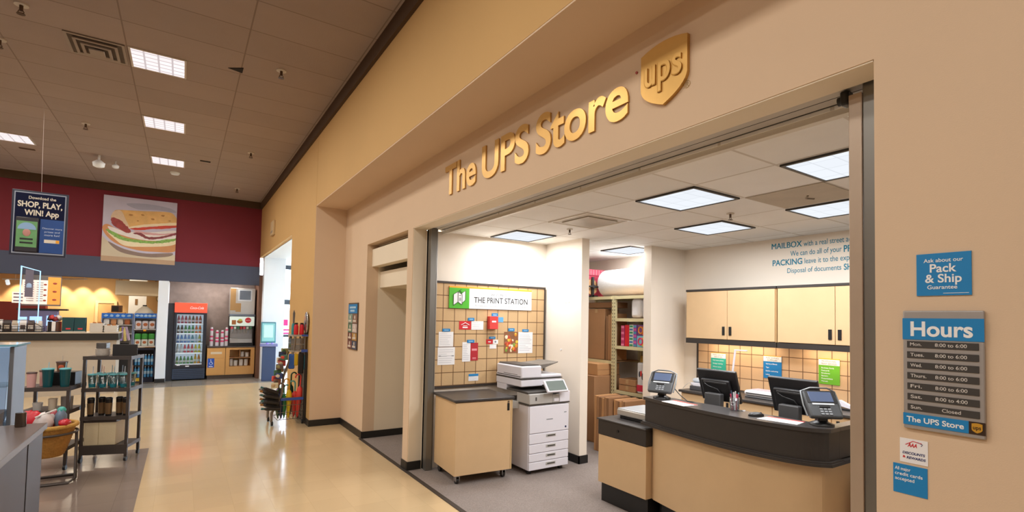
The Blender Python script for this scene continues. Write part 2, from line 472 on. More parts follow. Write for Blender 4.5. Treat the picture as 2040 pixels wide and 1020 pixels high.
# storefront glazing of the lobby: end wall (seen through the passage) and unseen side wall (window added to let daylight in)
FRAME = mat('dark bronze frame', '4c5057', 0.4, metal=0.4)
PANE = glass('clear window glass')
def window(name, x0, x1, y0, y1, bars, rails):
    w = tag(bpy.data.objects.new(name, None), kind='structure'); COL.objects.link(w)
    f = MB()
    along_x = abs(x1 - x0) > abs(y1 - y0)
    n = len(bars)
    for b in bars:
        if along_x: f.box(b - 0.03, b + 0.03, y0, y0 + 0.07, 0, 3.3)
        else: f.box(x0, x0 + 0.07, b - 0.03, b + 0.03, 0, 3.3)
    for z0, z1 in rails:
        if along_x: f.box(x0, x1, y0, y0 + 0.06, z0, z1)
        else: f.box(x0, x0 + 0.06, y0, y1, z0, z1)
    f.build('window_frame', FRAME, w)
    g = MB()
    if along_x: g.box(x0, x1, y0 + 0.03, y0 + 0.036, 0.06, 3.25)
    else: g.box(x0 + 0.03, x0 + 0.036, y0, y1, 0.06, 3.25)
    g.build('pane', PANE, w)
    return w
window('window_1', 2.33, 6.4, 16.9, 16.97, (2.38, 3.6, 4.8, 6.1), ((0, 0.08), (1.05, 1.13), (2.06, 2.22), (3.16, 3.3)))
window('window_added', 6.4, 6.47, 9.5, 16.9, (9.6, 11.4, 13.2, 15.0, 16.8), ((0, 0.08), (1.05, 1.11), (2.1, 2.2), (3.2, 3.3)))
# pavement outside the lobby
f = MB(); f.box(2.0, 30, 17.2, 40, -0.12, -0.02); f.box(6.4, 30, 2, 17.2, -0.12, -0.02); structure(f, 'ground', mat('pale concrete pavement', 'b9b6b0', 0.9, var=0.1))

# ---------------------------------------------------------------- ceiling fixtures
LENS = emission_panel('lit fluorescent lens', 'fff0f0', 0.62, 0.14, 0.012)
LENS2 = emission_panel('lit cool lens', 'f0f5fc', 0.56, 0.188, 0.005, 0.82)
def fixture(name, label, x0, y0, zc, s, watt, col, lens, frame, group=None):
    t = thing(name, label, 'ceiling light', (x0 + s / 2, y0 + s / 2, zc), 0, group)
    h = s / 2
    f = MB()
    for a in ((-h - .008, h + .008, -h - .008, -h + .012), (-h - .008, h + .008, h - .012, h + .008), (-h - .008, -h + .012, -h + .012, h - .012), (h - .012, h + .008, -h + .012, h - .012)):
        f.box(*a, -0.014, -0.001)
    f.build('frame', frame, t)
    d = MB(); d.box(-h + .012, h - .012, -h + .012, h - .012, -0.009, -0.002); d.build('diffuser', lens, t)
    lampdata('tubes', s * 0.9, watt, col, t, (0, 0, -0.03))
    return t
WFR = mat('white lamp frame', 'cfc6bb', 0.5); BFR = mat('dark lamp frame', '33302d', 0.5)
main_lights = [
    (-0.63, 7.17, 'square lit ceiling panel with a grid lens, nearest of the hall row beside the vent'),
    (-0.63, 9.57, 'square lit ceiling panel, second of the hall row from the vent'),
    (-0.63, 11.97, 'square lit ceiling panel, farthest of the hall row, nearest the red wall'),
    (-2.93, 11.97, 'square lit ceiling panel cut by the left edge, above the hanging app poster')]
for x, y, lb in main_lights: fixture('ceiling_light', lb, x, y, CEIL, 0.55, MAIN_W, MAIN_C, LENS, WFR, 'hall ceiling lights')
# the same rows go on behind and beside the camera
for x, y in ((-0.63, 4.77), (-0.63, 2.37), (-0.63, -0.03), (-0.63, -2.43), (-2.93, 9.57), (-2.93, 7.17), (-2.93, 4.77), (-2.93, 2.37), (-2.93, -0.03),
             (-5.23, 11.97), (-5.23, 9.57), (-5.23, 7.17), (-5.23, 4.77), (-5.23, 2.37)):
    fixture('ceiling_light', 'lit ceiling panel of the hall rows outside the picture', x, y, CEIL, 0.55, MAIN_W, MAIN_C, LENS, WFR, 'hall ceiling lights behind the camera')
shop_lights = [
    (3.16, 4.74, 'square lit ceiling panel above the print station, nearest the left gate post'),
    (3.16, 2.36, 'largest whole lit ceiling panel in the shop, above the curved counter front'),
    (3.16, 1.14, 'lit shop ceiling panel at the upper right, cut by the right gate post'),
    (4.43, 2.98, 'lit shop ceiling panel farthest in, left of the teal wall lettering'),
    (4.43, 1.78, 'lit shop ceiling panel just above the teal wall lettering, cut by the right gate post'),
    (5.02, 4.75, 'lit ceiling panel in the storage room behind the partition')]
for i, (x, y) in enumerate(((2.9, 11.4), (2.9, 13.6), (4.6, 12.4))): fixture('ceiling_light', 'unseen lit panel added to brighten the entrance lobby, hidden from the hall', x, y, 3.285, 0.55, 3, (1.0, 0.97, 0.95), LENS2, WFR, 'added lobby lights')  # unseen panels added to brighten the lobby and its floor
for i, x in enumerate((0.25, 0.95)): fixture('ceiling_light', 'small unseen panel added to light the drinks alcove, behind the slate fascia', x, 15.42, 2.75, 0.30, 7, (1.0, 0.95, 0.9), LENS2, WFR, 'added alcove lights')  # panels added out of view to lighten the dark alcove
for x, y, lb in shop_lights: fixture('ceiling_light', lb, x, y, SHOP_CEIL, 0.565, SHOP_W, SHOP_C, LENS2, BFR, 'shop ceiling lights')
# ================================================================ shopfront signs and gate
GOLD = mat('brushed gold letters', 'cda25c', 0.33, metal=0.7, var=0.05, scale=30)
SIGN_BLUE = mat('sign blue', '1583c4', 0.5, var=0.03)
SIGN_WHITE = mat('sign white', 'f4f5f6', 0.5, var=0.01)
SIGN_DARK = mat('sign charcoal', '3e3b39', 0.5, var=0.05)
BRUSHED = mat('brushed silver sign plate', 'aaa5a2', 0.42, metal=0.35, var=0.12, scale=3)
RED = mat('bright red print', 'd0202a', 0.5, var=0.05)
NAVY = mat('navy print', '24306e', 0.5)
PAPER = mat('white paper', 'f0f0f2', 0.7, var=0.02)
GREYTXT = mat('grey print', '8c9096', 0.7)
BLACKTXT = mat('black print', '2a2a2c', 0.6)
TEAL = mat('teal wall lettering', '0f7f9a', 0.6, var=0.03)

def word_letters(parent, name, word, x0, x1, z, size, m, depth, bold, group_label=None):
    """each raised letter is a part of its own"""
    full = _text_mesh(word, bold, 0.0)
    k = (x1 - x0) / (full[3] - full[2])
    for i, ch in enumerate(word):
        pre = _text_mesh(word[:i + 1], bold, 0.0)
        own = _text_mesh(ch, bold, 0.0)
        right = x0 + (pre[3] - full[2]) * k
        b = MB(); b.text(ch, right, z, size, width=(own[3] - own[2]) * k, align='R', bold=bold, depth=depth)
        b.build(name, m, parent)

t = thing('storefront_lettering', 'raised gold letters of the shop name on the tan fascia over the opening', 'lettering', (2.199, 4.61, 2.99), FACE_LEFT)
for w, a, c in (('The', 0.0, 0.64), ('UPS', 0.75, 1.475), ('Store', 1.57, 2.51)):
    word_letters(t, 'letter', w, a, c, 0.0, 0.415, GOLD, 0.014, 0.022)
b = MB(); b.cyl((2.565, 0, 0.235), (2.565, -0.006, 0.235), 0.008); b.build('trademark_dot', mat('small red mark', 'b05048', 0.6), t)

sh = thing('shield_emblem', 'gold shield emblem with raised initials at the right end of the fascia lettering', 'emblem', (2.2, 1.835, 2.955), FACE_LEFT)
def shield(w, h, tip=0.33, n=8):
    """outline: arched top, straight sides, curved down to a point at the origin"""
    def bez(a, c, d): return [((1 - t) ** 2 * a[0] + 2 * t * (1 - t) * c[0] + t * t * d[0], (1 - t) ** 2 * a[1] + 2 * t * (1 - t) * c[1] + t * t * d[1]) for t in [i / n for i in range(n + 1)]]
    return bez((-w / 2, h * .93), (0, h * 1.09), (w / 2, h * .93)) + bez((w / 2, h * .36), (w * .47, h * .16), (0, 0)) + bez((0, 0), (-w * .47, h * .16), (-w / 2, h * .36))[1:]
    L = [(-w / 2, h * 0.90)] + [(-w / 2 + w * i / n, h * 0.90 + h * 0.12 * sin(pi * (0.15 + 0.5 * i / n)) - h * 0.054) for i in range(1, n)] + [(w / 2, h * 1.0)]
    R = [(w / 2, h * 0.36)] + [(w / 2 * cos(pi / 2 * i / n) ** 0.8, h * 0.36 * (1 - sin(pi / 2 * i / n)) ) for i in range(1, n)] + [(0.0, 0.0)]
    Lf = [(-w / 2 * cos(pi / 2 * i / n) ** 0.8, h * 0.36 * (1 - sin(pi / 2 * i / n))) for i in range(n - 1, 0, -1)] + [(-w / 2, h * 0.36)]
    return L + R + Lf
b = MB(); b.prism(shield(0.32, 0.355), 0, -0.022); b.build('shield_plate', GOLD, sh)
b = MB(); b.text('ups', 0, 0.135, 0.235, y=-0.022, width=0.262, bold=0.02, depth=0.007); b.build('initials', mat('brown edged gold', 'a8782c', 0.4, metal=0.6), sh)
b = MB(); b.text('ups', 0.002, 0.137, 0.235, y=-0.0285, width=0.256, bold=0.008, depth=0.002); b.build('initials_face', GOLD, sh)
b = MB(); b.text('®', 0.145, 0.045, 0.055, y=0, depth=0.003); b.build('registered_mark', mat('faint gold mark', 'b79a66', 0.5), sh)

# rolling security gate: housing in the head of the opening and two guide rails
g = thing('rolling_gate', 'grey metal rolling gate housing and guide rails framing the shop opening', 'security gate', (2.37, 0.83, 0))
b = MB(); b.box(0.004, 0.175, 0.0, 4.62, 2.79, 3.1); b.build('slat_housing', mat('gate housing grey', 'c6c0b6', 0.5, metal=0.1, var=0.12, scale=4), g)
b = MB()
for x, e in ((0.001, .007), (0.085, .003), (0.160, .012)): b.box(x, x + e, 0.02, 4.60, 2.7885, 2.792)
b.build('slot', BLACK_BASE, g)
b = MB(); b.box(0.02, 0.12, -0.2, 0.115, 0.004, 2.79, 0.004); b.build('guide_rail', STEEL, g)
b = MB(); b.box(0.012, 0.06, 0.115, 0.165, 0.004, 2.75, 0.003); b.build('guide_strip', mat('tan gate strip', 'b3a08d', 0.4, metal=0.3), g)
b = MB(); b.box(0.0, 0.075, 4.50, 4.62, 0.004, 2.79, 0.004); b.build('guide_rail', STEEL, g)
b = MB(); b.box(0.078, 0.086, 4.50, 4.53, 0.004, 2.78); b.build('guide_strip', ALU, g)
b = MB(); b.box(0.02, 0.08, 0.17, 0.205, 2.72, 2.785, 0.01); b.cyl((0.05, 0.205, 2.75), (0.05, 0.22, 2.75), 0.02); b.build('bracket', BLACK_BASE, g)

# signs at the right of the opening
def panel_sign(name, label, cat, loc, rotz, w, h, m, t=0.006, group=None):
    r = thing(name, label, cat, loc, rotz, group)
    b = MB(); b.box(-w / 2, w / 2, -t, 0, 0, h); b.build('panel', m, r)
    return r
s = panel_sign('guarantee_sign', 'blue square sign reading Pack & Ship Guarantee, above the hours board', 'sign', (2.2, 0.625, 1.862), FACE_LEFT, 0.15, 0.148, SIGN_BLUE, 0.004)
b = MB(); Y = -0.0042
b.text('Ask about our', 0, 0.117, 0.019, Y, 0.108, bold=.012)
b.text('Pack', 0, 0.082, 0.041, Y, 0.073, bold=.02); b.text('& Ship', 0, 0.046, 0.041, Y, 0.10, bold=.02)
b.text('Guarantee', -0.003, 0.023, 0.019, Y, 0.082, bold=.012); b.box(0.0, 0.068, Y - .0005, Y, 0.007, 0.0085)
b.build('lettering', SIGN_WHITE, s)

s = thing('hours_sign', 'large silver opening hours board with blue heading, right of the shop opening', 'sign', (2.2, 0.629, 1.388), FACE_LEFT)
b = MB(); b.box(-0.111, 0.111, -0.012, 0, 0, 0.421, 0.004); b.build('panel', BRUSHED, s)
b = MB(); b.box(-0.111, 0.111, -0.0135, -0.012, 0.318, 0.394); b.build('heading_band', SIGN_BLUE, s)
b = MB(); b.text('Hours', -0.002, 0.332, 0.072, -0.0136, 0.17, bold=.025); b.build('heading_lettering', SIGN_WHITE, s)
days = ['Mon.', 'Tues.', 'Wed.', 'Thurs.', 'Fri.', 'Sat.', 'Sun.']
hrs = ['8:00 to 6:00'] * 5 + ['8:00 to 4:00', 'Closed']
for i in range(7):
    z = 0.289 - i * 0.0372
    b = MB(); b.box(-0.098, 0.097, -0.0145, -0.012, z, z + 0.0235, 0.0008, 1); row = b.build('day_strip', SIGN_DARK, s)
    b = MB(); b.text(days[i], -0.088, z + 0.007, 0.0165, -0.0146, {4: .036, 5: .04, 6: .036, 7: .046}[len(days[i]) + (1 if len(days[i]) == 6 else 0)] if len(days[i]) != 4 else 0.033, 'L', bold=.012)
    b.build('day_lettering', mat('pale strip lettering', 'd9d4cf', 0.5), row)
    b = MB(); b.text(hrs[i], 0.025, z + 0.007, 0.0165, -0.0146, 0.085 if i < 6 else 0.05, bold=.008)
    b.build('time_lettering', mat('pale strip lettering', 'd9d4cf', 0.5), row)
b = MB(); b.box(-0.111, 0.069, -0.0135, -0.012, 0.014, 0.055); b.build('name_band', SIGN_BLUE, s)
b = MB(); b.text('The UPS Store', -0.022, 0.026, 0.026, -0.0136, 0.158, bold=.022); b.build('name_lettering', SIGN_WHITE, s)
b = MB(); b.box(0.069, 0.111, -0.0135, -0.012, 0.014, 0.055); em = b.build('emblem_tile', mat('emblem dark brown', '33200f', 0.5), s)
b = MB(); b.xf = Matrix.Translation((0.09, -0.0136, 0.019)); b.prism(shield(0.027, 0.032), 0, -0.001); b.build('shield', mat('emblem gold', 'c9952e', 0.4), em)
b = MB(); b.text('ups', 0.09, 0.031, 0.018, -0.0147, 0.02, bold=.01); b.build('lettering', mat('emblem dark brown', '33200f', 0.5), em)

s = panel_sign('discount_sticker', 'small white sticker with a red scripted emblem, between the hours board and blue card sticker', 'sticker', (2.2, 0.714, 1.263), FACE_LEFT, 0.082, 0.086, PAPER, 0.002)
b = MB(); b.text('AAA', -0.004, 0.058, 0.019, -0.0021, 0.028, bold=.03, shear=.25); b.tube([(-0.024, -.0024, .064), (-.002, -.0024, .079), (.024, -.0024, .075)], .0013, 5); b.build('emblem', RED, s)
b = MB(); b.tube([(.012, -.0024, .078), (.026, -.0024, .072), (.022, -.0024, .066)], .0011, 5)
b.text('DISCOUNTS', 0, 0.031, 0.012, -0.0021, 0.066, bold=.03, shear=.2); b.text('REWARDS', 0.007, 0.015, 0.012, -0.0021, 0.056, bold=.03, shear=.2); b.build('lettering', NAVY, s)
b = MB(); b.text('&', -0.028, 0.017, 0.011, -0.0021, 0.009, bold=.03); b.build('ampersand', RED, s)
s = panel_sign('card_sticker', 'blue sticker reading All major credit cards accepted, lowest on the tan wall', 'sticker', (2.2, 0.7255, 1.15), FACE_LEFT, 0.101, 0.104, SIGN_BLUE, 0.002)
b = MB()
for i, (tx, w) in enumerate((('All major', .047), ('credit cards', .082), ('accepted', .058))): b.text(tx, -0.045, 0.082 - i * .018, 0.0165, -0.0021, w, 'L', bold=.012)
b.build('lettering', SIGN_WHITE, s)

# narrow collage board on the shopfront wall by the recess
s = panel_sign('collage_board', 'narrow picture board with a blue heading on the tan wall left of the recess', 'notice board', (2.2, 7.75, 1.24), FACE_LEFT, 0.48, 0.71, mat('board brown edge', '5d4c40', 0.6), 0.02)
b = MB(); b.box(-0.235, 0.235, -0.023, -0.02, 0.55, 0.69); hd = b.build('heading', SIGN_BLUE, s)
b = MB(); b.box(-.16, .16, -.024, -.023, .625, .655); b.box(-.13, .10, -.024, -.023, .575, .605); b.build('lettering', mat('pale blue print', 'a8cbe2', 0.6), hd)
cols = ['7d9a8c', '8a6a5c', '4f7a64', 'c9b8b4', '6b3f3c', 'b58a4a', '7a4a44', '3f4d66']
k = 0
for r_, (z0, z1) in enumerate(((0.40, 0.54), (0.26, 0.39), (0.14, 0.25), (0.01, 0.13))):
    for x0, x1 in ((-0.235, -0.01), (0.0, 0.235)):
        b = MB(); b.box(x0, x1, -0.023, -0.02, z0, z1); pc = b.build('picture', mat('collage print ' + cols[k], cols[k], 0.5, var=0.5, scale=14), s); k += 1
        b = MB(); b.box(x0 + .03, x1 - .05, -.024, -.023, z0 + .02, z0 + .05); b.blob(((x0 + x1) / 2, -.023, (z0 + z1) / 2 + .02), .03, squash=(1, .05, 1)); b.build('print', mat('collage light print', 'd8cdbf', 0.6, var=0.3, scale=20), pc)

# teal lettering high on the cabinet-side wall
s = thing('wall_lettering', 'teal lettering about mailboxes and packing on the pale wall above the cabinets', 'lettering', (5.9, 3.30, 2.35), FACE_LEFT)
for tx, x, z, sz, w, bd in (('MAILBOX', 0.0, 0.30, 0.098, 0.35, .022), ('PRINTING', 0.785, 0.193, 0.10, 0.33, .022), ('PACKING', 0.01, 0.10, 0.096, 0.345, .022), ('SHREDDING', 0.785, 0.0, 0.092, 0.38, .022),
                            ('with a real street address', 0.37, 0.30, 0.085, 0.62, .004), ('We can do all of your', 0.22, 0.20, 0.085, 0.545, .004), ('leave it to the experts', 0.38, 0.102, 0.085, 0.56, .004), ('Disposal of documents', 0.185, 0.004, 0.08, 0.575, .004)):
    b = MB(); b.text(tx, x, z, sz, 0, w, 'L', bold=bd, depth=.002); b.build('bold_word' if bd > .01 else 'light_words', TEAL, s)
# ================================================================ print station
LAMINATE = mat('maple laminate', 'd7b68b', 0.42, var=0.05, scale=6, spec=0.4)
LAM_EDGE = mat('maple laminate edge', 'c8a878', 0.45, var=0.06)
DARK_TOP = mat('charcoal laminate', '3d3a39', 0.32, var=0.12, scale=40, spec=0.5)
DARK_EDGE = mat('dark rubber edge', '242222', 0.4)
CHROME = mat('chrome', 'c9c9c9', 0.15, metal=1.0)
BLK = mat('black plastic', '1c1c1d', 0.38, var=0.1)
PEG = grid_mat('square tan wall tiles', 'd2b083', '6a4a2c', 0.1525, 0.1525, 2.568 - .1525 * 4, 0.949 - .1525, plane='XZ', mortar=0.0045, rough=0.55, bump=0.25, linebump=3, var=0.05, spec=0.35)
PEG_Y = grid_mat('square tan wall tiles by the counter', 'dab48a', '75543a', 0.1525, 0.1525, 2.472 - .1525 * 20, 0.915 - .1525, plane='YZ', mortar=0.0045, rough=0.55, bump=0.25, linebump=3, var=0.05, spec=0.35)

t = thing('tiled_wall_board', 'tan square-tiled display board with dark frame on the print station wall', 'display board', (0, 0, 0))
b = MB(); b.box(2.40, 4.055, 5.385, 5.41, 0.945, 2.16); b.build('tile_panel', PEG, t)
b = MB(); b.box(2.40, 4.075, 5.378, 5.41, 2.16, 2.185); b.box(4.055, 4.075, 5.378, 5.41, 0.92, 2.16); b.box(2.40, 4.075, 5.378, 5.41, 0.92, 0.945)
b.build('frame', mat('dark board frame', '3a312b', 0.5), t)

# PRINT STATION sign
s = thing('station_sign', 'long white sign reading The Print Station with a green booklet tile', 'sign', (3.24, 5.385, 1.868), 0)
b = MB(); b.box(-0.33, 0.60, -0.012, 0, 0.0, 0.256); b.build('panel', SIGN_WHITE, s)
b = MB(); b.box(-0.60, -0.33, -0.012, 0, 0, 0.245); ic = b.build('green_tile', mat('bright green print', '4fb52a', 0.5), s)
b = MB(); b.prism([(-.545, .035), (-.485, .075), (-.485, .20), (-.545, .165)], -.012, -.014); b.prism([(-.485, .075), (-.43, .045), (-.43, .165), (-.485, .20)], -.012, -.015)
b.prism([(-.43, .065), (-.385, .10), (-.385, .215), (-.43, .185)], -.012, -.0145); b.build('booklet', PAPER, ic)
b = MB()
for p in ([(-.545, .035), (-.485, .075), (-.43, .045), (-.43, .165), (-.485, .20), (-.545, .165), (-.545, .035)], [(-.485, .075), (-.485, .20)], [(-.43, .065), (-.385, .10), (-.385, .215), (-.43, .185), (-.47, .215), (-.44, .228)]):
    b.tube([(x, -.0155, z) for x, z in p], .003, 5)
for z in (.09, .105, .12, .15): b.box(-.472, -.443, -.0165, -.0155, z, z + .006)
b.build('booklet_outline', BLACKTXT, ic)
b = MB(); b.box(-0.60, 0.60, -0.0125, 0, 0.245, 0.263); b.build('orange_edge', mat('orange print', 'f2a81d', 0.5), s)
b = MB(); Y = -0.0122
b.text('WELCOME TO', 0.10, 0.165, 0.042, Y, 0.25, bold=.008); b.text('THE PRINT STATION', 0.135, 0.075, 0.10, Y, 0.80, bold=.012); b.build('lettering', BLACKTXT, s)
b = MB(); b.text('To make your documents stand out, we have you covered.', 0.135, 0.03, 0.028, Y, 0.77); b.build('small_lettering', GREYTXT, s)

# sample papers pinned to the board
def paper(name, label, x0, x1, z0, z1, m=PAPER, y=5.385, cat='paper', group=None):
    r = thing(name, label, cat, ((x0 + x1) / 2, y, z0), 0, group)
    w, h = (x1 - x0) / 2, z1 - z0
    b = MB(); b.box(-w, w, -0.003, 0, 0, h); b.build('sheet', m, r)
    return r, w, h
def lines(r, w, h, n=8, m=None, z0=0.12, z1=0.85, x0=.14, y=-.0032, seed=1):
    rr = random.Random(seed); b = MB()
    for i in range(n):
        z = h * (z1 - (z1 - z0) * i / max(1, n - 1)); e = rr.uniform(.5, 1)
        b.box(-w * (1 - x0), -w * (1 - x0) + 2 * w * (1 - x0) * e, y - .0004, y, z, z + h * .018)
    b.build('printed_lines', m or mat('faint print', 'b9bcc4', 0.7), r)
def tab(label, x0, x1, z0, z1):
    r = thing('caption_tab', label, 'label', ((x0 + x1) / 2, 5.384, z0), 0, 'blue caption tabs on the tiled board')
    w, h = (x1 - x0) / 2, z1 - z0
    b = MB(); b.box(-w, w, -0.006, 0, 0, h); b.build('card', SIGN_BLUE, r)
    b = MB(); b.box(-w * .6, w * .6, -.0066, -.006, h * .38, h * .62); b.build('caption', mat('pale blue print', 'a8cbe2', 0.6), r)
GP = 'sample papers on the tiled board'
r, w, h = paper('sample_sheet', 'upper of two white sheets at the left end of the tiled board', 2.52, 2.71, 1.41, 1.585, group=GP); lines(r, w, h, 7)
r, w, h = paper('sample_sheet', 'lower white sheet with dark punch marks at the left end of the tiled board', 2.512, 2.735, 1.195, 1.402, group=GP); lines(r, w, h, 7, seed=2)
b = MB()
for x in (-.085, .085): b.box(x - .015, x + .015, -.0038, -.003, h * .48, h * .53)
b.box(-w * .7, w * .7, -.0038, -.003, h * .50, h * .515); b.build('punch_marks', GREYTXT, r)
r, w, h = paper('postcard', 'red landscape card with white print below its blue tab, left part of the board', 2.785, 2.948, 1.613, 1.715, RED, group=GP)
b = MB(); b.tube([(-.055, -.004, .055), (0, -.004, .082), (.055, -.004, .055)], .004, 5); b.box(-.03, .03, -.0037, -.003, .045, .05); b.box(-.035, .035, -.0037, -.003, .018, .034); b.build('print', SIGN_WHITE, r)
r, w, h = paper('postcard', 'blank white landscape card right beside the red landscape card', 2.952, 3.12, 1.611, 1.716, group=GP); lines(r, w, h, 4, seed=3)
r, w, h = paper('rack_card', 'tall white leaflet left of the tall red leaflet', 2.835, 2.946, 1.225, 1.46, group=GP); lines(r, w, h, 9, seed=4)
r, w, h = paper('rack_card', 'tall red leaflet under the red landscape card', 2.948, 3.052, 1.235, 1.452, mat('deep red print', 'b5232f', 0.5), group=GP)
b = MB(); b.box(-.035, .035, -.0037, -.003, .12, .145); b.box(-.025, .025, -.0037, -.003, .03, .037); b.box(-.025, .025, -.0037, -.003, .018, .025); b.build('print', mat('pink print', 'e89aa0', 0.6), r)
r, w, h = paper('food_flyer', 'colourful flyer of fruit and vegetables in the middle of the tiled board', 3.43, 3.645, 1.315, 1.587, mat('flyer brown', '8a5a3a', 0.5, var=0.3, scale=20), group=GP)
b = MB(); fm = []
fcols = ['e0c040', 'd8622a', 'e8d9b0', '7d9a3a', 'c0392b', 'f0e0c0', 'd88a2a', 'b5482a']
for i in range(34):
    b.mi = i % 8; rr = rnd.uniform(.012, .028)
    b.blob((rnd.uniform(-w + .02, w - .02), -.003, rnd.uniform(.02, h * .62) if i < 28 else rnd.uniform(h * .62, h * .9)), rr, 9, 6, squash=(1, .06, 1))
b.build('printed_fruit', [mat('flyer print ' + c, c, 0.5) for c in fcols], r)
r, w, h = paper('letter_sheet', 'large white letter sheet right of the fruit flyer', 3.648, 3.875, 1.31, 1.583, group=GP); lines(r, w, h, 10, seed=5)
b = MB(); b.box(-w * .95, w * .95, -.0036, -.003, h * .64, h * .645); b.build('fold', GREYTXT, r)
r = thing('gift_box', 'red display box hanging near the middle of the tiled board', 'box', (3.24, 5.385, 1.62), 0)
b = MB(); b.box(-.062, .062, -.06, 0, 0, .16, .003); b.build('box', mat('coral red card', 'd8413c', 0.5), r)
b = MB(); b.box(-.03, .03, -.061, -.06, .085, .105); b.build('print', SIGN_WHITE, r)
r, w, h = paper('sky_blue_card', 'light blue card right of the red display box', 3.306, 3.412, 1.708, 1.772, mat('sky blue card', '5fa9d8', 0.5), group=GP); lines(r, w, h, 2, mat('pale blue print', 'a8cbe2', 0.6))
r, w, h = paper('business_card', 'small red card below the red display box', 3.166, 3.262, 1.435, 1.492, RED, group=GP); b = MB(); b.box(-.02, .02, -.0037, -.003, .02, .032); b.build('print', SIGN_WHITE, r)
r, w, h = paper('business_card', 'small white card with a portrait right of the small red card', 3.264, 3.34, 1.434, 1.487, group=GP); b = MB(); b.blob((0, -.003, .028), .014, squash=(1, .1, 1)); b.build('portrait', GREYTXT, r)
r, w, h = paper('business_card', 'small blank white card lowest in the cluster under the red box', 3.218, 3.315, 1.376, 1.429, group=GP); lines(r, w, h, 2)
r, w, h = paper('notice_card', 'white card with a blue heading low on the tiled board', 2.929, 3.064, 0.988, 1.073, group=GP)
b = MB(); b.box(-w, w, -.0045, -.003, h * .68, h); b.build('heading', SIGN_BLUE, r); lines(r, w, h, 4, z1=.55)
for lb, *a in (('blue caption tab above the two white sheets at the board left end', 2.566, 2.665, 1.588, 1.622), ('blue caption tab above the red landscape card', 2.904, 2.989, 1.721, 1.756),
               ('blue caption tab above the red display box', 3.238, 3.328, 1.777, 1.819), ('blue caption tab above the small red and portrait cards', 3.209, 3.297, 1.498, 1.526),
               ('blue caption tab above the fruit flyer', 3.49, 3.584, 1.594, 1.632), ('blue caption tab above the large letter sheet', 3.709, 3.806, 1.588, 1.62),
               ('blue caption tab above the tall white and red leaflets', 2.898, 2.996, 1.452, 1.488)): tab(lb, *a)

# ---------------------------------------------------------------- rolling cabinet
c = thing('rolling_cabinet', 'maple rolling cabinet with charcoal top left of the copier', 'cabinet', (2.40, 4.69, 0.004), radians(-4.5))
W, D = 0.69, 0.62
b = MB(); b.box(0.012, W - 0.012, 0.012, D - 0.01, 0.10, 0.862); b.build('body', LAMINATE, c)
b = MB(); b.box(0.008, W - 0.03, -0.008, 0.012, 0.105, 0.858, 0.002); d = b.build('door', LAMINATE, c)
b = MB(); b.box(W - 0.075, W - 0.048, -0.013, -0.008, 0.745, 0.825, 0.002); b.build('pull', BLK, d)
b = MB(); b.cyl((W - 0.062, -0.008, 0.84), (W - 0.062, -0.014, 0.84), 0.012); b.build('lock', CHROME, d)
b = MB(); b.box(W - 0.028, W - 0.008, -0.006, 0.012, 0.105, 0.858); b.build('side_edge', LAM_EDGE, c)
b = MB(); b.box(-0.012, W + 0.012, -0.022, D + 0.01, 0.866, 0.893, 0.006); b.build('top', DARK_TOP, c)
for x, y in ((0.07, 0.07), (W - 0.07, 0.07), (0.07, D - 0.07), (W - 0.07, D - 0.07)):
    b = MB(); b.cyl((x, y, 0.085), (x, y, 0.10), 0.028); b.box(x - .022, x - .016, y - .02, y + .035, .03, .085); b.box(x + .016, x + .022, y - .02, y + .035, .03, .085)
    k = b.build('caster', CHROME, c)
    b = MB(); b.cyl((x - .014, y + .015, .033), (x + .014, y + .015, .033), .033, n=18); b.build('wheel', BLK, k)

# ---------------------------------------------------------------- copier
PW = mat('white copier plastic', 'e3e2ea', 0.45, var=0.02, spec=0.45)
PG = mat('light grey copier plastic', 'b4b2ae', 0.45, var=0.02)
PD = mat('dark grey copier plastic', '45423f', 0.5, var=0.06)
p = thing('office_copier', 'white office copier with a tilted touch panel beside the rolling cabinet', 'copier', (3.285, 4.60, 0.004), 0)
w = 0.575; dp = 0.66
b = MB(); b.box(0, w, 0.012, dp, 0.05, 0.775, 0.012); b.build('body', PW, p)
b = MB()
for x in (0.06, w - 0.06):
    for y in (0.08, dp - 0.08): b.cyl((x, y, 0), (x, y, 0.055), 0.028)
b.build('feet', BLK, p)
b = MB(); b.box(0.006, w - 0.004, -0.004, 0.02, 0.462, 0.765, 0.006); fd = b.build('front_cover', PW, p)
b = MB(); b.box(w * .42, w * .58, -0.0046, -0.004, 0.60, 0.612); b.build('maker_mark', GREYTXT, fd)
b = MB(); b.box(w - .075, w - .04, -.006, -.004, .665, .675); b.build('latch', GREYTXT, fd)
b = MB(); b.cyl((w - .05, -.004, .50), (w - .05, -.007, .50), .012); b.build('power_button', mat('dark blue button', '3c4262', 0.5), fd)
for i, (z0, z1) in enumerate(((0.345, 0.455), (0.24, 0.338), (0.145, 0.233), (0.052, 0.138))):
    b = MB(); b.box(0.006, w - 0.004, -0.004, 0.02, z0, z1, 0.005); dr = b.build('paper_drawer', PW, p)
    zc = z1 - 0.03
    b = MB(); b.box(w * .42, w * .66, -0.008, -0.004, zc - .018, zc + .012, 0.003); b.build('grip', PG, dr)
    b = MB(); b.box(w * .45, w * .64, -0.0088, -0.008, zc - .010, zc + .004); b.build('recess', PD, dr)
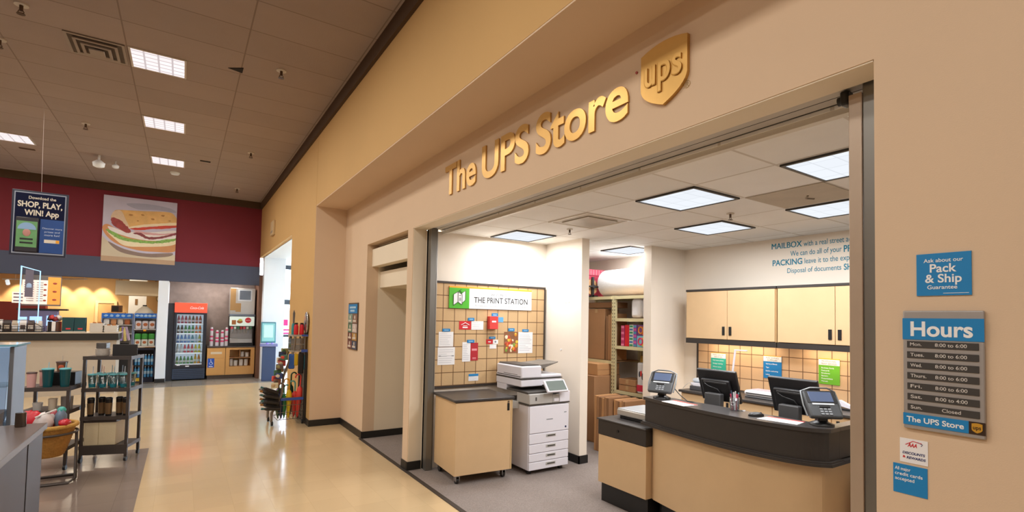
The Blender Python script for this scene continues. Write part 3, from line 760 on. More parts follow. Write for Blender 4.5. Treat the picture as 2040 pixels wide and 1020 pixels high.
# toner bay and right-hand upper housing
b = MB(); b.box(-0.01, w + 0.01, 0.0, dp, 0.777, 0.79); b.build('seam', PD, p)
b = MB(); b.box(-0.005, w * .56, -0.012, 0.25, 0.79, 0.905, 0.008); u = b.build('upper_cover', PG, p)
b = MB(); b.box(w * .13, w * .16, -.018, -.012, .83, .87, .003); b.build('latch', PD, u)
b = MB(); b.box(w * .56 + .003, w * .74, -0.006, 0.25, 0.79, 0.885, 0.005); u = b.build('side_cover', PG, p)
b = MB(); b.box(w * .60, w * .72, -.01, -.006, .805, .84, .003); b.build('latch', PW, u)
b = MB(); b.box(w * .74 + .003, w + .008, -0.006, dp, 0.79, 0.915, 0.008); b.build('right_housing', PW, p)
b = MB(); b.box(-0.01, w + .012, 0.02, dp, 0.905, 0.928, 0.006); b.build('output_tray', PD, p)
b = MB(); b.prism([(0.0, 0.20), (0.0, 0.62), (-0.10, 0.60), (-0.16, 0.30)], 0.72, 0.80, 'XY'); b.build('bypass_tray', PG, p)
# column, scanner, feeder
b = MB(); b.box(-0.015, w, 0.46, dp + 0.02, 0.90, 1.0, 0.01); b.build('rear_column', PW, p)
b = MB(); b.box(-0.02, w, 0.14, dp + 0.03, 0.968, 1.052, 0.012); b.build('scanner', PW, p)
b = MB(); b.box(-0.022, w + .002, 0.135, dp + 0.03, 1.052, 1.062); b.build('scanner_seam', PD, p)
b = MB(); b.box(-0.02, w, 0.145, dp + 0.03, 1.062, 1.10, 0.012); b.build('platen_lid', PW, p)
b = MB(); b.box(-0.02, 0.27, 0.14, dp + 0.02, 1.064, 1.205, 0.016); fe = b.build('feeder', PW, p)
b = MB(); b.prism([(-0.005, 1.205), (0.255, 1.205), (0.24, 1.217), (0.01, 1.222)], 0.165, dp, 'XZ'); b.build('feeder_lid', PD, fe)
b = MB(); b.box(-.0205, -.02, .22, .52, 1.10, 1.105); b.build('feeder_line', PD, fe)
b = MB(); b.prism([(0.22, 1.135), (0.50, 1.215), (0.56, 1.232), (0.56, 1.242), (0.50, 1.226), (0.22, 1.205)], 0.20, 0.60, 'XZ'); b.build('paper_tray', mat('grey feeder tray', '77726c', 0.45), p)
# tilted touch panel
t2 = MB(); R = Matrix.Rotation(radians(-38), 3, 'X')
t2.cbox(0.335, -0.045, 0.985, 0.30, 0.03, 0.155, 0.008, R); cp = t2.build('control_panel', PW, p)
t2 = MB(); t2.cbox(0.335, -0.045 - 0.0165 * cos(radians(38)), 0.985 + 0.0165 * sin(radians(38)), 0.255, 0.003, 0.125, 0.0, R); t2.build('screen', mat('grey screen', '6f7a76', 0.12, var=0.05, spec=0.7), cp)
t2 = MB(); t2.box(0.28, 0.38, -0.02, 0.16, 0.955, 0.985, 0.005); t2.build('panel_arm', PD, cp)
# ================================================================ service counter
def catmull(pts, n=8):
    out = []
    P = [pts[0]] + list(pts) + [pts[-1]]
    for i in range(1, len(P) - 2):
        for k in range(n):
            t = k / n
            a, b, c, d = P[i - 1], P[i], P[i + 1], P[i + 2]
            out.append(tuple(0.5 * (2 * b[j] + (c[j] - a[j]) * t + (2 * a[j] - 5 * b[j] + 4 * c[j] - d[j]) * t * t + (3 * b[j] - a[j] - 3 * c[j] + d[j]) * t ** 3) for j in range(len(b))))
    out.append(tuple(pts[-1]))
    return out
ARC = catmull([(3.475, 3.11), (3.415, 2.80), (3.365, 2.45), (3.352, 2.2), (3.362, 2.0), (3.395, 1.80), (3.45, 1.665), (3.53, 1.585)], 6)
def inset(off):
    """the counter's front outline moved in by off (towards the staff side)"""
    out = []
    for i, p in enumerate(ARC):
        a = ARC[max(i - 1, 0)]; c = ARC[min(i + 1, len(ARC) - 1)]
        d = Vector((c[0] - a[0], c[1] - a[1])).normalized()
        out.append((p[0] - d.y * off, p[1] + d.x * off))
    return out
def ring(off, back_x, y_end, y_start):
    o = inset(off)
    return [(max(o[0][0], 3.3), y_start)] + [p for p in o[1:-1] if p[1] > y_end + .004 and p[1] < y_start - .004] + [(o[-1][0], y_end), (back_x, y_end), (back_x, y_start)]
k = thing('service_counter', 'curved maple service counter with a raised charcoal ledge and toe kick', 'counter', (0, 0, 0.004))
b = MB(); b.prism(ring(0.055, 4.32, 1.64, 3.05), 0.185, 0.83, 'XY'); b.build('curved_front', LAMINATE, k)
b = MB(); b.prism(ring(0.10, 4.28, 1.68, 3.0), 0.0, 0.185, 'XY'); b.build('toe_kick', BLACK_BASE, k)
FASCIA = mat('dark brown black fascia', '322d2a', 0.5, var=0.08, scale=5)
b = MB(); b.prism(ring(0.012, 3.68, 1.60, 3.10), 0.85, 1.05, 'XY'); b.build('ledge_fascia', FASCIA, k)
b = MB(); b.box(3.681, 4.34, 1.60, 1.63, 0.862, 1.05); b.build('end_panel', FASCIA, k)
b = MB(); b.prism(ring(-0.018, 3.69, 1.57, 3.125), 0.832, 0.852, 'XY'); b.prism(ring(-0.008, 3.69, 1.58, 3.12), 0.852, 0.862, 'XY'); b.box(3.691, 4.36, 1.57, 1.64, 0.832, 0.855); b.build('lip', FASCIA, k)
b = MB(); b.prism(ring(0.0, 3.66, 1.585, 3.115), 1.05, 1.076, 'XY'); b.box(3.661, 4.36, 1.585, 1.66, 1.05, 1.076); b.build('ledge_top', DARK_TOP, k)
b = MB(); b.box(3.68, 4.34, 1.66, 3.10, 0.86, 0.90); b.build('worktop', DARK_TOP, k)
# low wing at the left end with a lockable drawer
b = MB(); b.box(3.452, 4.10, 3.055, 3.655, 0.185, 0.64); b.build('wing_body', LAMINATE, k)
b = MB(); b.box(3.485, 4.08, 3.06, 3.64, 0.0, 0.185); b.build('wing_toe_kick', BLACK_BASE, k)
b = MB(); b.box(3.448, 4.10, 3.055, 3.66, 0.645, 0.785, 0.004); dr = b.build('wing_drawer', FASCIA, k)
b = MB(); b.cyl((3.448, 3.395, 0.715), (3.440, 3.395, 0.715), 0.013); b.build('lock', BLK, dr)
b = MB(); b.box(3.436, 4.11, 3.05, 3.67, 0.785, 0.80, 0.004); b.build('wing_top', DARK_TOP, k)

# parcel scale on the wing
s = thing('parcel_scale', 'flat silver parcel scale on the low wing of the counter', 'scale', (3.60, 3.20, 0.804), 0)
b = MB(); b.box(0.02, 0.36, 0.02, 0.34, 0.0, 0.03, 0.006); b.build('base', BLK, s)
b = MB(); b.box(0.0, 0.38, 0.0, 0.36, 0.03, 0.09, 0.01); b.build('body', mat('silver scale body', 'b9b4ac', 0.4, metal=0.4), s)
b = MB(); b.box(0.005, 0.375, 0.005, 0.355, 0.09, 0.098, 0.003); b.build('plate', mat('pale scale plate', 'cfd3d6', 0.25, metal=0.5), s)

# touch monitors seen from behind
MON = mat('matt black monitor back', '232325', 0.42, var=0.1)
MONG = mat('dark grey monitor stand', '4a4a4b', 0.45)
def monitor(label, x, y, rz):
    m = thing('touch_monitor', label, 'monitor', (x, y, 0.904), rz, 'counter monitors')
    T = radians(20)
    R = Matrix.Rotation(T, 3, 'X')                 # back leans towards the customers (local -Y)
    def at(u, v, w): return Vector((0, 0, 0.30)) + R @ Vector((u, v, w))
    def bx(name, u0, u1, v0, v1, w0, w1, mt, bev=0.0, par=None):
        bb = MB(); bb.xf = Matrix.Translation((0, -0.03, 0.30)) @ R.to_4x4(); bb.box(u0, u1, v0, v1, w0, w1, bev); return bb.build(name, mt, par or m)
    bx('shell', -0.185, 0.185, -0.012, 0.02, -0.14, 0.15, MON, 0.008)
    bx('screen', -0.17, 0.17, 0.02, 0.024, -0.12, 0.135, mat('dark screen glass', '101214', 0.1, spec=0.7))
    bk = bx('rear_cover', -0.14, 0.13, -0.045, -0.012, -0.12, 0.075, MON, 0.012)
    bx('vent_ridge', -0.11, 0.11, -0.05, -0.045, 0.045, 0.06, MONG, 0.002, bk)
    b2 = MB(); b2.xf = Matrix.Translation((0, -0.03, 0.30)) @ R.to_4x4(); b2.tube([(-.10, -.052, .04), (-.06, -.06, .02), (0.02, -.06, 0.0), (0.05, -.05, -.06)], .005, 6); b2.build('cable', BLK, m)
    b2 = MB(); b2.box(-0.075, 0.075, -0.13, -0.07, 0.02, 0.245, 0.008); b2.build('stand_column', MONG, m)
    b2 = MB(); b2.box(-0.13, 0.13, -0.13, 0.12, 0.0, 0.022, 0.006); b2.build('base', MON, m)
    return m
monitor('black touch monitor near the left card reader, back towards the hall', 3.95, 2.66, FACE_LEFT + 0.02)
monitor('black touch monitor beside the right card reader, back towards the hall', 3.93, 2.00, FACE_LEFT - 0.02)

# card readers on tilting mounts
def reader(label, x, y, rz, h):
    m = thing('card_reader', label, 'card reader', (x, y, 1.0802), rz, 'card readers on the ledge')
    b = MB(); b.lathe([(0.075, 0), (0.075, 0.012), (0.05, 0.022), (0.035, 0.03)], n=20); b.build('base', BLK, m)
    b = MB(); b.box(-0.032, 0.032, -0.02, 0.03, 0.025, h, 0.006); b.build('post', BLK, m)
    R = Matrix.Rotation(radians(50), 4, 'X')
    X = Matrix.Translation((0, -0.005, h + 0.055)) @ R
    GR = mat('graphite reader plastic', '44474a', 0.4, var=0.05)
    b = MB(); b.xf = X; b.box(-0.105, 0.105, -0.105, 0.10, -0.022, 0.012, 0.014); bd = b.build('body', GR, m)
    b = MB(); b.xf = X; b.box(-0.075, 0.075, 0.01, 0.088, 0.012, 0.016, 0.002); b.build('screen', mat('blue grey lcd', '54627f', 0.15, spec=0.7), bd)
    b = MB(); b.xf = X; b.box(-0.095, 0.095, 0.0, 0.098, 0.011, 0.0135, 0.002); b.build('screen_bezel', BLK, bd)
    b = MB(); b.xf = X; b.box(-0.07, 0.07, -0.012, -0.001, 0.012, 0.0155); b.build('brand_strip', mat('pale reader strip', 'c9cfd4', 0.4), bd)
    b = MB(); b.xf = X
    for i in range(3):
        for j in range(4): b.box(-0.036 + i * 0.026, -0.016 + i * 0.026, -0.088 + j * 0.018, -0.075 + j * 0.018, 0.012, 0.017, 0.002, 1)
    b.build('keypad', mat('pale reader keys', '8f9499', 0.5), bd)
    b = MB(); b.xf = X; b.box(-0.034, 0.034, -0.034, -0.016, 0.012, 0.02); b.build('card_slot', BLK, bd)
    b = MB(); b.xf = X; b.tube([(-.11, -.08, -.02), (-.118, .0, -.01), (-.11, .10, 0.0), (-.05, .115, .02), (.06, .115, .02), (.112, .10, 0.0), (.118, 0, -.01), (.11, -.08, -.02)], .006, 6); b.build('guard_rail', mat('steel guard', '7f8487', 0.35, metal=0.6), m)
    b = MB(); b.xf = X; b.box(-0.09, 0.09, -0.08, 0.085, -0.05, -0.022, 0.008); b.build('rear_bracket', BLK, m)
    return m
reader('grey card reader on a short black stand at the left end of the counter ledge', 3.545, 2.965, radians(-68), 0.085)
reader('grey card reader on a black swivel stand at the ledge right end', 3.615, 1.68, radians(-38), 0.085)
b = MB(); b.tube([(3.60, 2.88, 1.18), (3.60, 2.82, 1.13), (3.60, 2.74, 1.085), (3.62, 2.70, 1.083), (3.72, 2.66, 1.06), (3.78, 2.66, 0.91)], .004, 6)
solo(b, 'reader_cord', BLK, 'thin dark cord hanging from the left card reader to the counter', 'cord')

# notices, pens, mouse on the ledge
def ledge_notice(label, pts, strip):
    cx = sum(p[0] for p in pts) / 4; cy = sum(p[1] for p in pts) / 4
    r = thing('counter_notice', label, 'notice', (cx, cy, 1.0802), 0, 'notices lying on the counter ledge')
    q = [(p[0] - cx, p[1] - cy) for p in pts]
    b = MB(); b.prism(q, 0.0, 0.003, 'XY'); b.build('sheet', PAPER, r)
    mix = lambda a, c, t: (a[0] + (c[0] - a[0]) * t, a[1] + (c[1] - a[1]) * t)
    b = MB(); b.prism([mix(q[0], q[1], strip), q[1], q[2], mix(q[3], q[2], strip)], 0.003, 0.0036, 'XY'); b.build('red_strip', mat('coral print', 'e0584e', 0.5), r)
    b = MB()
    for i in range(3):
        a0 = mix(q[0], q[1], .2 + .17 * i); a1 = mix(q[3], q[2], .2 + .17 * i)
        s0, s1 = mix(a0, a1, .12), mix(a0, a1, .6 - .1 * i)
        d = (Vector(q[1]) - Vector(q[0])).normalized() * 0.008
        b.prism([s0, s1, (s1[0] + d.x, s1[1] + d.y), (s0[0] + d.x, s0[1] + d.y)], 0.003, 0.0035, 'XY')
    b.build('printed_lines', mat('blue grey print', '9aa7bf', 0.6), r)
ledge_notice('white notice with a red edge lying beside the left card reader', [(3.405, 2.85), (3.56, 2.83), (3.53, 2.585), (3.375, 2.605)], .74)
ledge_notice('white notice with a red edge lying in front of the right monitor', [(3.42, 2.02), (3.575, 2.02), (3.615, 1.785), (3.465, 1.765)], .78)
c = thing('pen_cup', 'clear cup packed with red, white and dark pens on the counter ledge', 'pen cup', (3.59, 2.30, 1.0802), 0)
b = MB(); b.lathe([(0.034, 0), (0.038, 0.10), (0.036, 0.10), (0.032, 0.006)], n=18); b.build('cup', glass('clear plastic cup', (0.93, 0.96, 0.98)), c)
pcs = ['d8486a', 'eceef0', '35506a', 'd8486a', '3a3a40', 'eceef0', 'c23a4e', '5f9aa8']
for i in range(8):
    a = 2 * pi * i / 8
    b = MB(); b.cyl((3.59 + .015 * cos(a), 2.30 + .015 * sin(a), 1.086), (3.59 + .029 * cos(a), 2.30 + .029 * sin(a), 1.205 + .012 * (i % 3)), .0045, n=8)
    solo(b, 'pen', mat('pen ' + pcs[i], pcs[i], 0.35), 'one of the ' + ['crimson', 'white', 'dark blue', 'crimson', 'black', 'white', 'dark red', 'teal'][i] + ' pens standing in the clear cup on the ledge', 'pen', group='pens in the clear cup')
m = thing('computer_mouse', 'black computer mouse on the ledge between the two monitors', 'mouse', (3.52, 2.085, 1.0802), radians(-118))
b = MB(); b.blob((0, 0, 0.004), 0.034, 14, 10, squash=(0.95, 1.75, 0.75))
bm_ = b.bm
for v in bm_.verts:
    if v.co.z < 0: v.co.z = 0
b.build('shell', BLK, m)
b = MB(); b.cyl((-.003, .035, .020), (.003, .035, .020), .008); b.build('wheel', MONG, m)
kb = thing('keyboard', 'black keyboard with a pale wrist edge behind the pen cup', 'keyboard', (3.90, 2.32, 0.904), radians(-92))
b = MB(); b.box(-.16, .16, -.07, .07, 0, .02, .005); b.build('body', BLK, kb)
b = MB()
for i in range(11):
    for j in range(4): b.box(-.15 + i * .0275, -.127 + i * .0275, -.045 + j * .027, -.022 + j * .027, .02, .027)
b.build('keys', MONG, kb)
ph = thing('desk_phone', 'grey desk phone between the mouse and the right monitor', 'phone', (3.715, 2.21, 0.904), radians(-80))
b = MB(); b.prism([(-.09, 0), (.09, 0), (.09, .05), (-.09, .14)], -.08, .08, 'YZ'); b.build('body', MONG, ph)
b = MB(); b.tube([(-.06, .08, .11), (-.06, .03, .135), (-.06, -.05, .165), (-.06, -.09, .16)], [.022, .016, .016, .022], 8); b.build('handset', mat('silver grey handset', '8d949b', 0.35), ph)
# office chair behind the counter
ch = thing('office_chair', 'low black office chair behind the left end of the counter', 'chair', (4.78, 3.62, 0.004), radians(200))
b = MB(); b.box(-.24, .24, -.24, .22, .46, .54, .03); b.build('seat', BLK, ch)
b = MB(); b.box(-.22, .22, .22, .29, .62, .95, .03); b.build('backrest', BLK, ch)
b = MB(); b.box(-.04, .04, .25, .29, .48, .65, .006); b.build('back_support', BLK, ch)
b = MB(); b.cyl((0, 0, .08), (0, 0, .47), .03); b.build('gas_column', MONG, ch)
for i in range(5):
    a = 2 * pi * i / 5
    b = MB(); b.tube([(0, 0, .10), (.28 * cos(a), .28 * sin(a), .065)], [.028, .018], 8); l = b.build('leg', BLK, ch)
    b = MB(); b.cyl((.28 * cos(a) - .012, .28 * sin(a), .03), (.28 * cos(a) + .012, .28 * sin(a), .03), .03); b.build('caster', BLK, l)

# ---------------------------------------------------------------- back counter, cabinets and posters
t = thing('counter_tile_board', 'warm tan square-tiled board between the back counter and the wall cabinets', 'display board', (0, 0, 0))
b = MB(); b.box(5.875, 5.90, 0.6, 4.30, 0.915, 1.52); b.build('tile_panel', PEG_Y, t)
b = MB(); b.box(5.87, 5.90, 4.30, 4.325, 0.90, 1.50); b.build('frame', mat('dark board frame', '3a312b', 0.5), t)
k = thing('back_counter', 'maple back counter with charcoal top along the far shop wall', 'counter', (0, 0, 0.004))
b = MB(); b.box(5.36, 5.895, 0.6, 4.17, 0.10, 0.862); b.build('body', LAMINATE, k)
b = MB(); b.box(5.40, 5.895, 0.62, 4.15, 0.0, 0.10); b.build('toe_kick', BLACK_BASE, k)
b = MB(); b.box(5.32, 5.895, 0.58, 4.19, 0.866, 0.896, 0.006); b.build('top', DARK_TOP, k)
for i in range(6):
    y1 = 4.16 - i * .59
    b = MB(); b.box(5.345, 5.36, y1 - .58, y1, .11, .855, .002); d = b.build('door', LAMINATE, k)
    yy = y1 - .54 if i % 2 == 0 else y1 - .07
    b = MB(); b.box(5.338, 5.345, yy, yy + .03, .72, .82, .002); b.build('pull', BLK, d)
def wall_cab(label, y0, y1):
    w = thing('wall_cabinet', label, 'cabinet', (5.56, y0, 1.55), 0, 'maple wall cabinets')
    L = y1 - y0
    b = MB(); b.box(0.0, 0.335, 0.0, L, 0.0, 0.605); b.build('body', LAM_EDGE, w)
    for a, c, px in ((0.012, L / 2 - .003, L / 2 - .06), (L / 2 + .003, L - .012, L / 2 + .03)):
        b = MB(); b.box(-0.018, 0.0, a, c, 0.004, 0.600, 0.002); d = b.build('door', LAMINATE, w)
        b = MB(); b.box(-0.026, -0.018, px, px + .034, 0.055, 0.16, 0.002); b.build('pull', BLK, d)
    b = MB(); b.box(-0.015, 0.335, 0.0, L, 0.605, 0.632); b.build('top_trim', FASCIA, w)
    b = MB(); b.box(-0.01, 0.02, 0.0, L, -0.062, 0.0); b.build('valance', FASCIA, w)
    st = thing('under_cabinet_light', label.replace('maple wall cabinet', 'slim light under the wall cabinet'), 'light', (5.74, y0 + L / 2, 1.548), 0, 'lights under the wall cabinets')
    b = MB(); b.box(-.03, .03, -L * .38, L * .38, -.02, 0, .003); b.build('housing', MONG, st)
    b = MB(); b.box(-.022, .022, -L * .37, L * .37, -.0215, -.02); b.build('lens', emission_panel('warm strip lens', 'ffd9ae', 1.5, 0.3), st)
    lampdata('tube', 0.04, UNDER_W, (1.0, 0.82, 0.62), st, (0, 0, -.03), L * .74)
UNDER_W = 2.2
wall_cab('maple wall cabinet at the left, next to the pale wall corner', 3.055, 4.255)
wall_cab('maple wall cabinet at the right, cut by the right gate post', 1.845, 3.045)

def wall_poster(label, y0, y1, z0, z1, m, head, items):
    r = thing('service_poster', label, 'poster', (5.873, (y0 + y1) / 2, z0), FACE_LEFT, 'posters over the back counter')
    w, h = (y1 - y0) / 2, z1 - z0
    b = MB(); b.box(-w, w, -.006, 0, 0, h); b.build('panel', m, r)
    b = MB(); b.box(-w, w, -.0066, -.006, h * .74, h * .965); b.build('heading_panel', SIGN_WHITE, r)
    b = MB(); b.box(-w, w, -.0066, -.006, h * .965, h); b.build('yellow_edge', mat('orange print', 'f2a81d', 0.5), r)
    b = MB(); b.text(head[0], 0, h * .865, h * .095, -.0068, w * 1.4, bold=.004); b.text(head[1], 0, h * .765, h * .095, -.0068, w * (1.5 if len(head[1]) > 8 else 1.1), bold=.004); b.build('heading', mat('taupe print', '8a7f78', 0.6), r)
    b = MB()
    for i, s_ in enumerate(items): b.text(s_, -w * .72, h * (.61 - i * (.62 / len(items))), h * .075, -.0062, None, 'L', bold=.012)
    b.build('lettering', SIGN_WHITE, r)
wall_poster('teal poster on the tiled board, partly hidden by the left monitor', 3.885, 4.10, 1.095, 1.365, mat('teal print', '2fae98', 0.5), ('MAILBOX', 'SERVICES'), ('Real street address', 'Package receiving', '24-hour access', 'Mail forwarding'))
wall_poster('blue poster about packing on the tiled board, between the monitors', 3.166, 3.384, 1.107, 1.378, mat('packing blue print', '0f78b8', 0.5), ('PACKING', 'SUPPLIES'), ('Variety of Boxes', 'Tape', 'Bubble cushioning', 'Labels'))
wall_poster('lime green poster about printing on the tiled board, nearest the right gate post', 2.546, 2.757, 1.112, 1.39, mat('lime print', '6cb52d', 0.5), ('PROFESSIONAL', 'PRINT SERVICES'), ('Business Cards', 'Postcards', 'Brochures', 'Banners', 'Presentations', 'Manuals'))

# things on the back counter
l = thing('laminator', 'white rounded laminator on the back counter below the blue poster', 'laminator', (5.62, 3.19, 0.90), 0)
b = MB(); b.box(-.12, .12, -.21, .21, 0, .022, .008); b.build('base', mat('dark grey laminator base', '5a5a5c', 0.4), l)
b = MB(); b.box(-.125, .125, -.22, .22, .022, .085, .028); b.build('cover', mat('glossy white plastic', 'eceaea', 0.25), l)
b = MB(); b.box(-.127, -.12, -.16, .19, .048, .058); b.build('feed_slot', BLK, l)
b = MB(); b.box(-.05, .09, -.15, .17, .085, .092, .003); b.build('top_panel', mat('lilac grey panel', 'b9aebb', 0.35), l)
p = thing('label_printer', 'small white and grey printer at the left end of the back counter', 'printer', (5.58, 3.98, 0.90), 0)
b = MB(); b.box(-.14, .14, -.13, .13, 0, .05, .006); b.build('base', mat('charcoal printer base', '4d4d50', 0.4), p)
b = MB(); b.box(-.13, .13, -.125, .125, .05, .09, .006); b.build('body', PW, p)
b = MB(); b.box(-.12, .12, -.115, .115, .09, .15, .03); b.build('lid', mat('pale blue grey lid', 'b4bdc6', 0.3), p)
b = MB(); b.tube([(5.46, 4.06, .95), (5.42, 4.10, .99), (5.38, 4.13, .95), (5.36, 4.15, .915)], .004, 6); solo(b, 'printer_cord', mat('pale cord', 'b8b0a8', 0.5), 'thin pale cord looping from the small printer on the back counter', 'cord')
l = thing('task_lamp', 'slim white task lamp with a short bent arm behind the left monitor', 'lamp', (5.52, 3.56, 0.90), 0)
b = MB(); b.lathe([(.06, 0), (.06, .012), (.02, .02)], n=18); b.build('base', PW, l)
b = MB(); b.tube([(0, .02, .015), (0, 0, .30), (0, -.03, .53)], .012, 8); b.build('pole', PW, l)
b = MB(); b.cbox(0, -.10, .535, .022, .16, .014, .004); b.build('arm', PW, l)
s = thing('stapler', 'white and dark stapler on the back counter at the right gate post', 'stapler', (5.62, 2.41, 0.90), 0)
b = MB(); b.box(-.03, .03, -.08, .08, 0, .018, .004); b.build('base', BLK, s)
b = MB(); b.prism([(-.08, .02), (.08, .05), (.08, .085), (.02, .095), (-.08, .05)], -.022, .022, 'YZ'); b.build('arm', PW, s)
# ================================================================ storage room
RACK = mat('cream perforated steel', 'd9cfa3', 0.45, metal=0.15, var=0.04)
BOARD = mat('particle board shelf', 'b08a5e', 0.8, var=0.15, scale=30)
KRAFT = mat('kraft cardboard', 'a87c55', 0.85, var=0.08, scale=6)
KRAFT_D = mat('darker kraft cardboard', '8d6644', 0.85, var=0.1, scale=6)
KRAFT_L = mat('light kraft cardboard', 'c08f5f', 0.85, var=0.08, scale=6)
HOLE = mat('dark slot', '3a3326', 0.8)
X0, X1 = 5.30, 5.86
def bay(label, y0, y1, shelves, loc):
    r = thing('storage_rack', label, 'shelving', loc, 0, 'steel racks in the storage room')
    for x in (X0, X1):
        for y in (y0, y1 - 0.036):
            b = MB(); b.box(x - loc[0], x + .036 - loc[0], y - loc[1], y + .036 - loc[1], 0, 2.12); po = b.build('post', RACK, r)
            if x == X0:
                b = MB()
                for k in range(40): b.box(x - .001 - loc[0], x - loc[0], y + .013 - loc[1], y + .023 - loc[1], .06 + k * .051, .085 + k * .051)
                b.build('slots', HOLE, po)
    for z in shelves:
        b = MB(); b.box(X0 + .006 - loc[0], X1 + .03 - loc[0], y0 + .01 - loc[1], y1 - .01 - loc[1], z - .012, z); sh_ = b.build('shelf', BOARD, r)
        b = MB(); b.box(X0 - .004 - loc[0], X0 + .006 - loc[0], y0 + .036 - loc[1], y1 - .036 - loc[1], z - .04, z + .006); b.box(X1 + .02 - loc[0], X1 + .03 - loc[0], y0 + .036 - loc[1], y1 - .036 - loc[1], z - .04, z)
        b.build('beam', RACK, sh_)
bay('cream steel rack with bright boxes, nearest the pale wall end', 4.715, 5.33, (2.11, 1.785, 1.385, 0.745), (5.30, 4.715, 0.004))
bay('cream steel rack holding tall kraft cartons, behind the partition', 5.335, 6.35, (2.11, 1.155), (5.30, 5.335, 0.004))
# on top
r = thing('bubble_wrap_roll', 'very large white roll of packing foam lying on top of the racks', 'roll', (5.56, 4.74, 2.125), 0)
b = MB(); b.cyl((0, 0, 0.21), (0, 1.0, 0.21), 0.21, n=28); b.build('foam', mat('white packing foam', 'eef0f2', 0.7, var=0.03, bump=0.3, bscale=50), r)
b = MB(); b.cyl((0, -.003, 0.21), (0, 0.0, 0.21), 0.05, n=16); b.build('core', KRAFT, r)
r = thing('gift_box', 'pink box with white dots above the kraft roll on the racks', 'box', (5.48, 6.06, 2.125), 0)
b = MB(); b.box(-.12, .34, 0, .28, 0, .36, .004); b.build('box', mat('rose pink card', 'e0516d', 0.6), r)
b = MB(); b.box(-.135, .355, -.015, .295, .36, .46, .004); b.build('lid', mat('bright pink card', 'ee6a86', 0.6), r)
b = MB()
for i in range(4):
    for j in range(8):
        b.cyl((-.1355, .005 + j * .036 + (i % 2) * .018, .375 + i * .022), (-.1365, .005 + j * .036 + (i % 2) * .018, .375 + i * .022), .008, n=8)
        b.cyl((-.11 + j * .06, -.0155, .375 + i * .022), (-.11 + j * .06, -.0165, .375 + i * .022), .008, n=8)
b.build('dots', mat('pale pink dots', 'f6d3da', 0.6), r)
r = thing('kraft_paper_roll', 'brown kraft paper roll on a black cutter stand on the rack top', 'roll', (5.28, 5.83, 2.125), 0)
b = MB(); b.cyl((0, -.04, .15), (0, .20, .15), .12, n=26); b.build('paper', mat('kraft roll end', 'a97f55', 0.7, var=0.2, scale=25), r)
b = MB(); b.box(-.02, .02, -.075, -.05, .0, .30); b.build('stand', BLK, r)
b = MB(); b.cyl((.13, -.09, .15), (-.10, -.09, .15), .014); b.cyl((0, -.10, .15), (0, .22, .15), .03); b.build('spindle', BLK, r)
b = MB(); b.box(-.03, .10, -.075, .22, .0, .016); b.build('foot', BLK, r)
# bags and boxes on the near rack
def sbox(name, label, cat, x, y0, y1, z0, z1, d, m, group=None, face=None, tape=True):
    r = thing(name, label, cat, (x, (y0 + y1) / 2, z0 + .005), 0, group)
    w = (y1 - y0) / 2
    b = MB(); b.box(0, d, -w, w, 0, z1 - z0, .003, 1); b.build('carton', m, r)
    if face: face(r, w, z1 - z0)
    elif tape:
        b = MB(); b.box(-.0012, 0, -.025, .025, z1 - z0 - .06, z1 - z0 - .002); b.box(0, d * .98, -.025, .025, z1 - z0, z1 - z0 + .001); b.build('tape', mat('tan packing tape', 'b89468', 0.3), r)
    return r
r = thing('foam_bag', 'white crumpled bag of packing pellets on the top rack shelf', 'bag', (5.34, 4.95, 1.797), 0)
b = MB(); b.box(0, .24, -.10, .09, 0, .285, .05, 3); 
for v in b.bm.verts: v.co += Vector((rnd.uniform(-.006, .006), rnd.uniform(-.008, .008), 0))
b.build('bag', mat('white plastic bag', 'e6e6ea', 0.4, var=0.06, bump=0.4, bscale=25), r)
r = thing('foam_bag', 'second white packing bag right of the crumpled one, against the rack end post', 'bag', (5.36, 4.80, 1.797), 0)
b = MB(); b.box(0, .2, -.045, .05, 0, .28, .035, 3); b.build('bag', mat('white plastic bag', 'e6e6ea', 0.4, var=0.06, bump=0.4, bscale=25), r)
def stripes(cols):
    def f(r, w, h):
        b = MB(); ms = [mat('wrap ' + c, c, 0.5) for c in cols]
        n = 7
        for i in range(n):
            b.mi = i % len(cols); b.box(-.0015, 0, -w * .8, w * .8, h * (i + .15) / n, h * (i + .75) / n)
        b.build('print', ms, r)
    return f
def ringprint(c1, c2):
    def f(r, w, h):
        b = MB(); b.tube([(-.002, w * .1 + .04 * cos(2 * pi * i / 16), h * .5 + .045 * sin(2 * pi * i / 16)) for i in range(16)], .011, 6, True); b.build('ring_print', mat('wrap ' + c1, c1, 0.5), r)
        b = MB(); b.blob((0, -w * .5, h * .25), .03, squash=(.04, 1, 1)); b.blob((0, -w * .6, h * .75), .025, squash=(.04, 1, 1)); b.build('print', mat('wrap ' + c2, c2, 0.5), r)
    return f
sbox('gift_box', 'magenta narrow box leftmost on the bright shelf of the rack', 'box', 5.33, 5.145, 5.21, 1.39, 1.685, .22, mat('magenta card', 'c23a6c', 0.5), face=stripes(['e88aa8', 'a82a58']))
sbox('gift_box', 'plain bright red narrow box on the bright shelf of the rack', 'box', 5.33, 5.055, 5.135, 1.39, 1.695, .22, mat('pure red card', 'd01424', 0.5), tape=False)
sbox('gift_box', 'white box with green pattern on the bright shelf of the rack', 'box', 5.33, 4.975, 5.05, 1.39, 1.70, .22, mat('ivory card', 'd8dccb', 0.5), face=stripes(['2f8a5a', '3c6aa8']))
sbox('gift_box', 'violet narrow box on the bright shelf beside the stacked colourful boxes', 'box', 5.33, 4.91, 4.97, 1.39, 1.70, .22, mat('violet card', '8e4fa8', 0.5), face=stripes(['3fa0b8', 'd85a9a']))
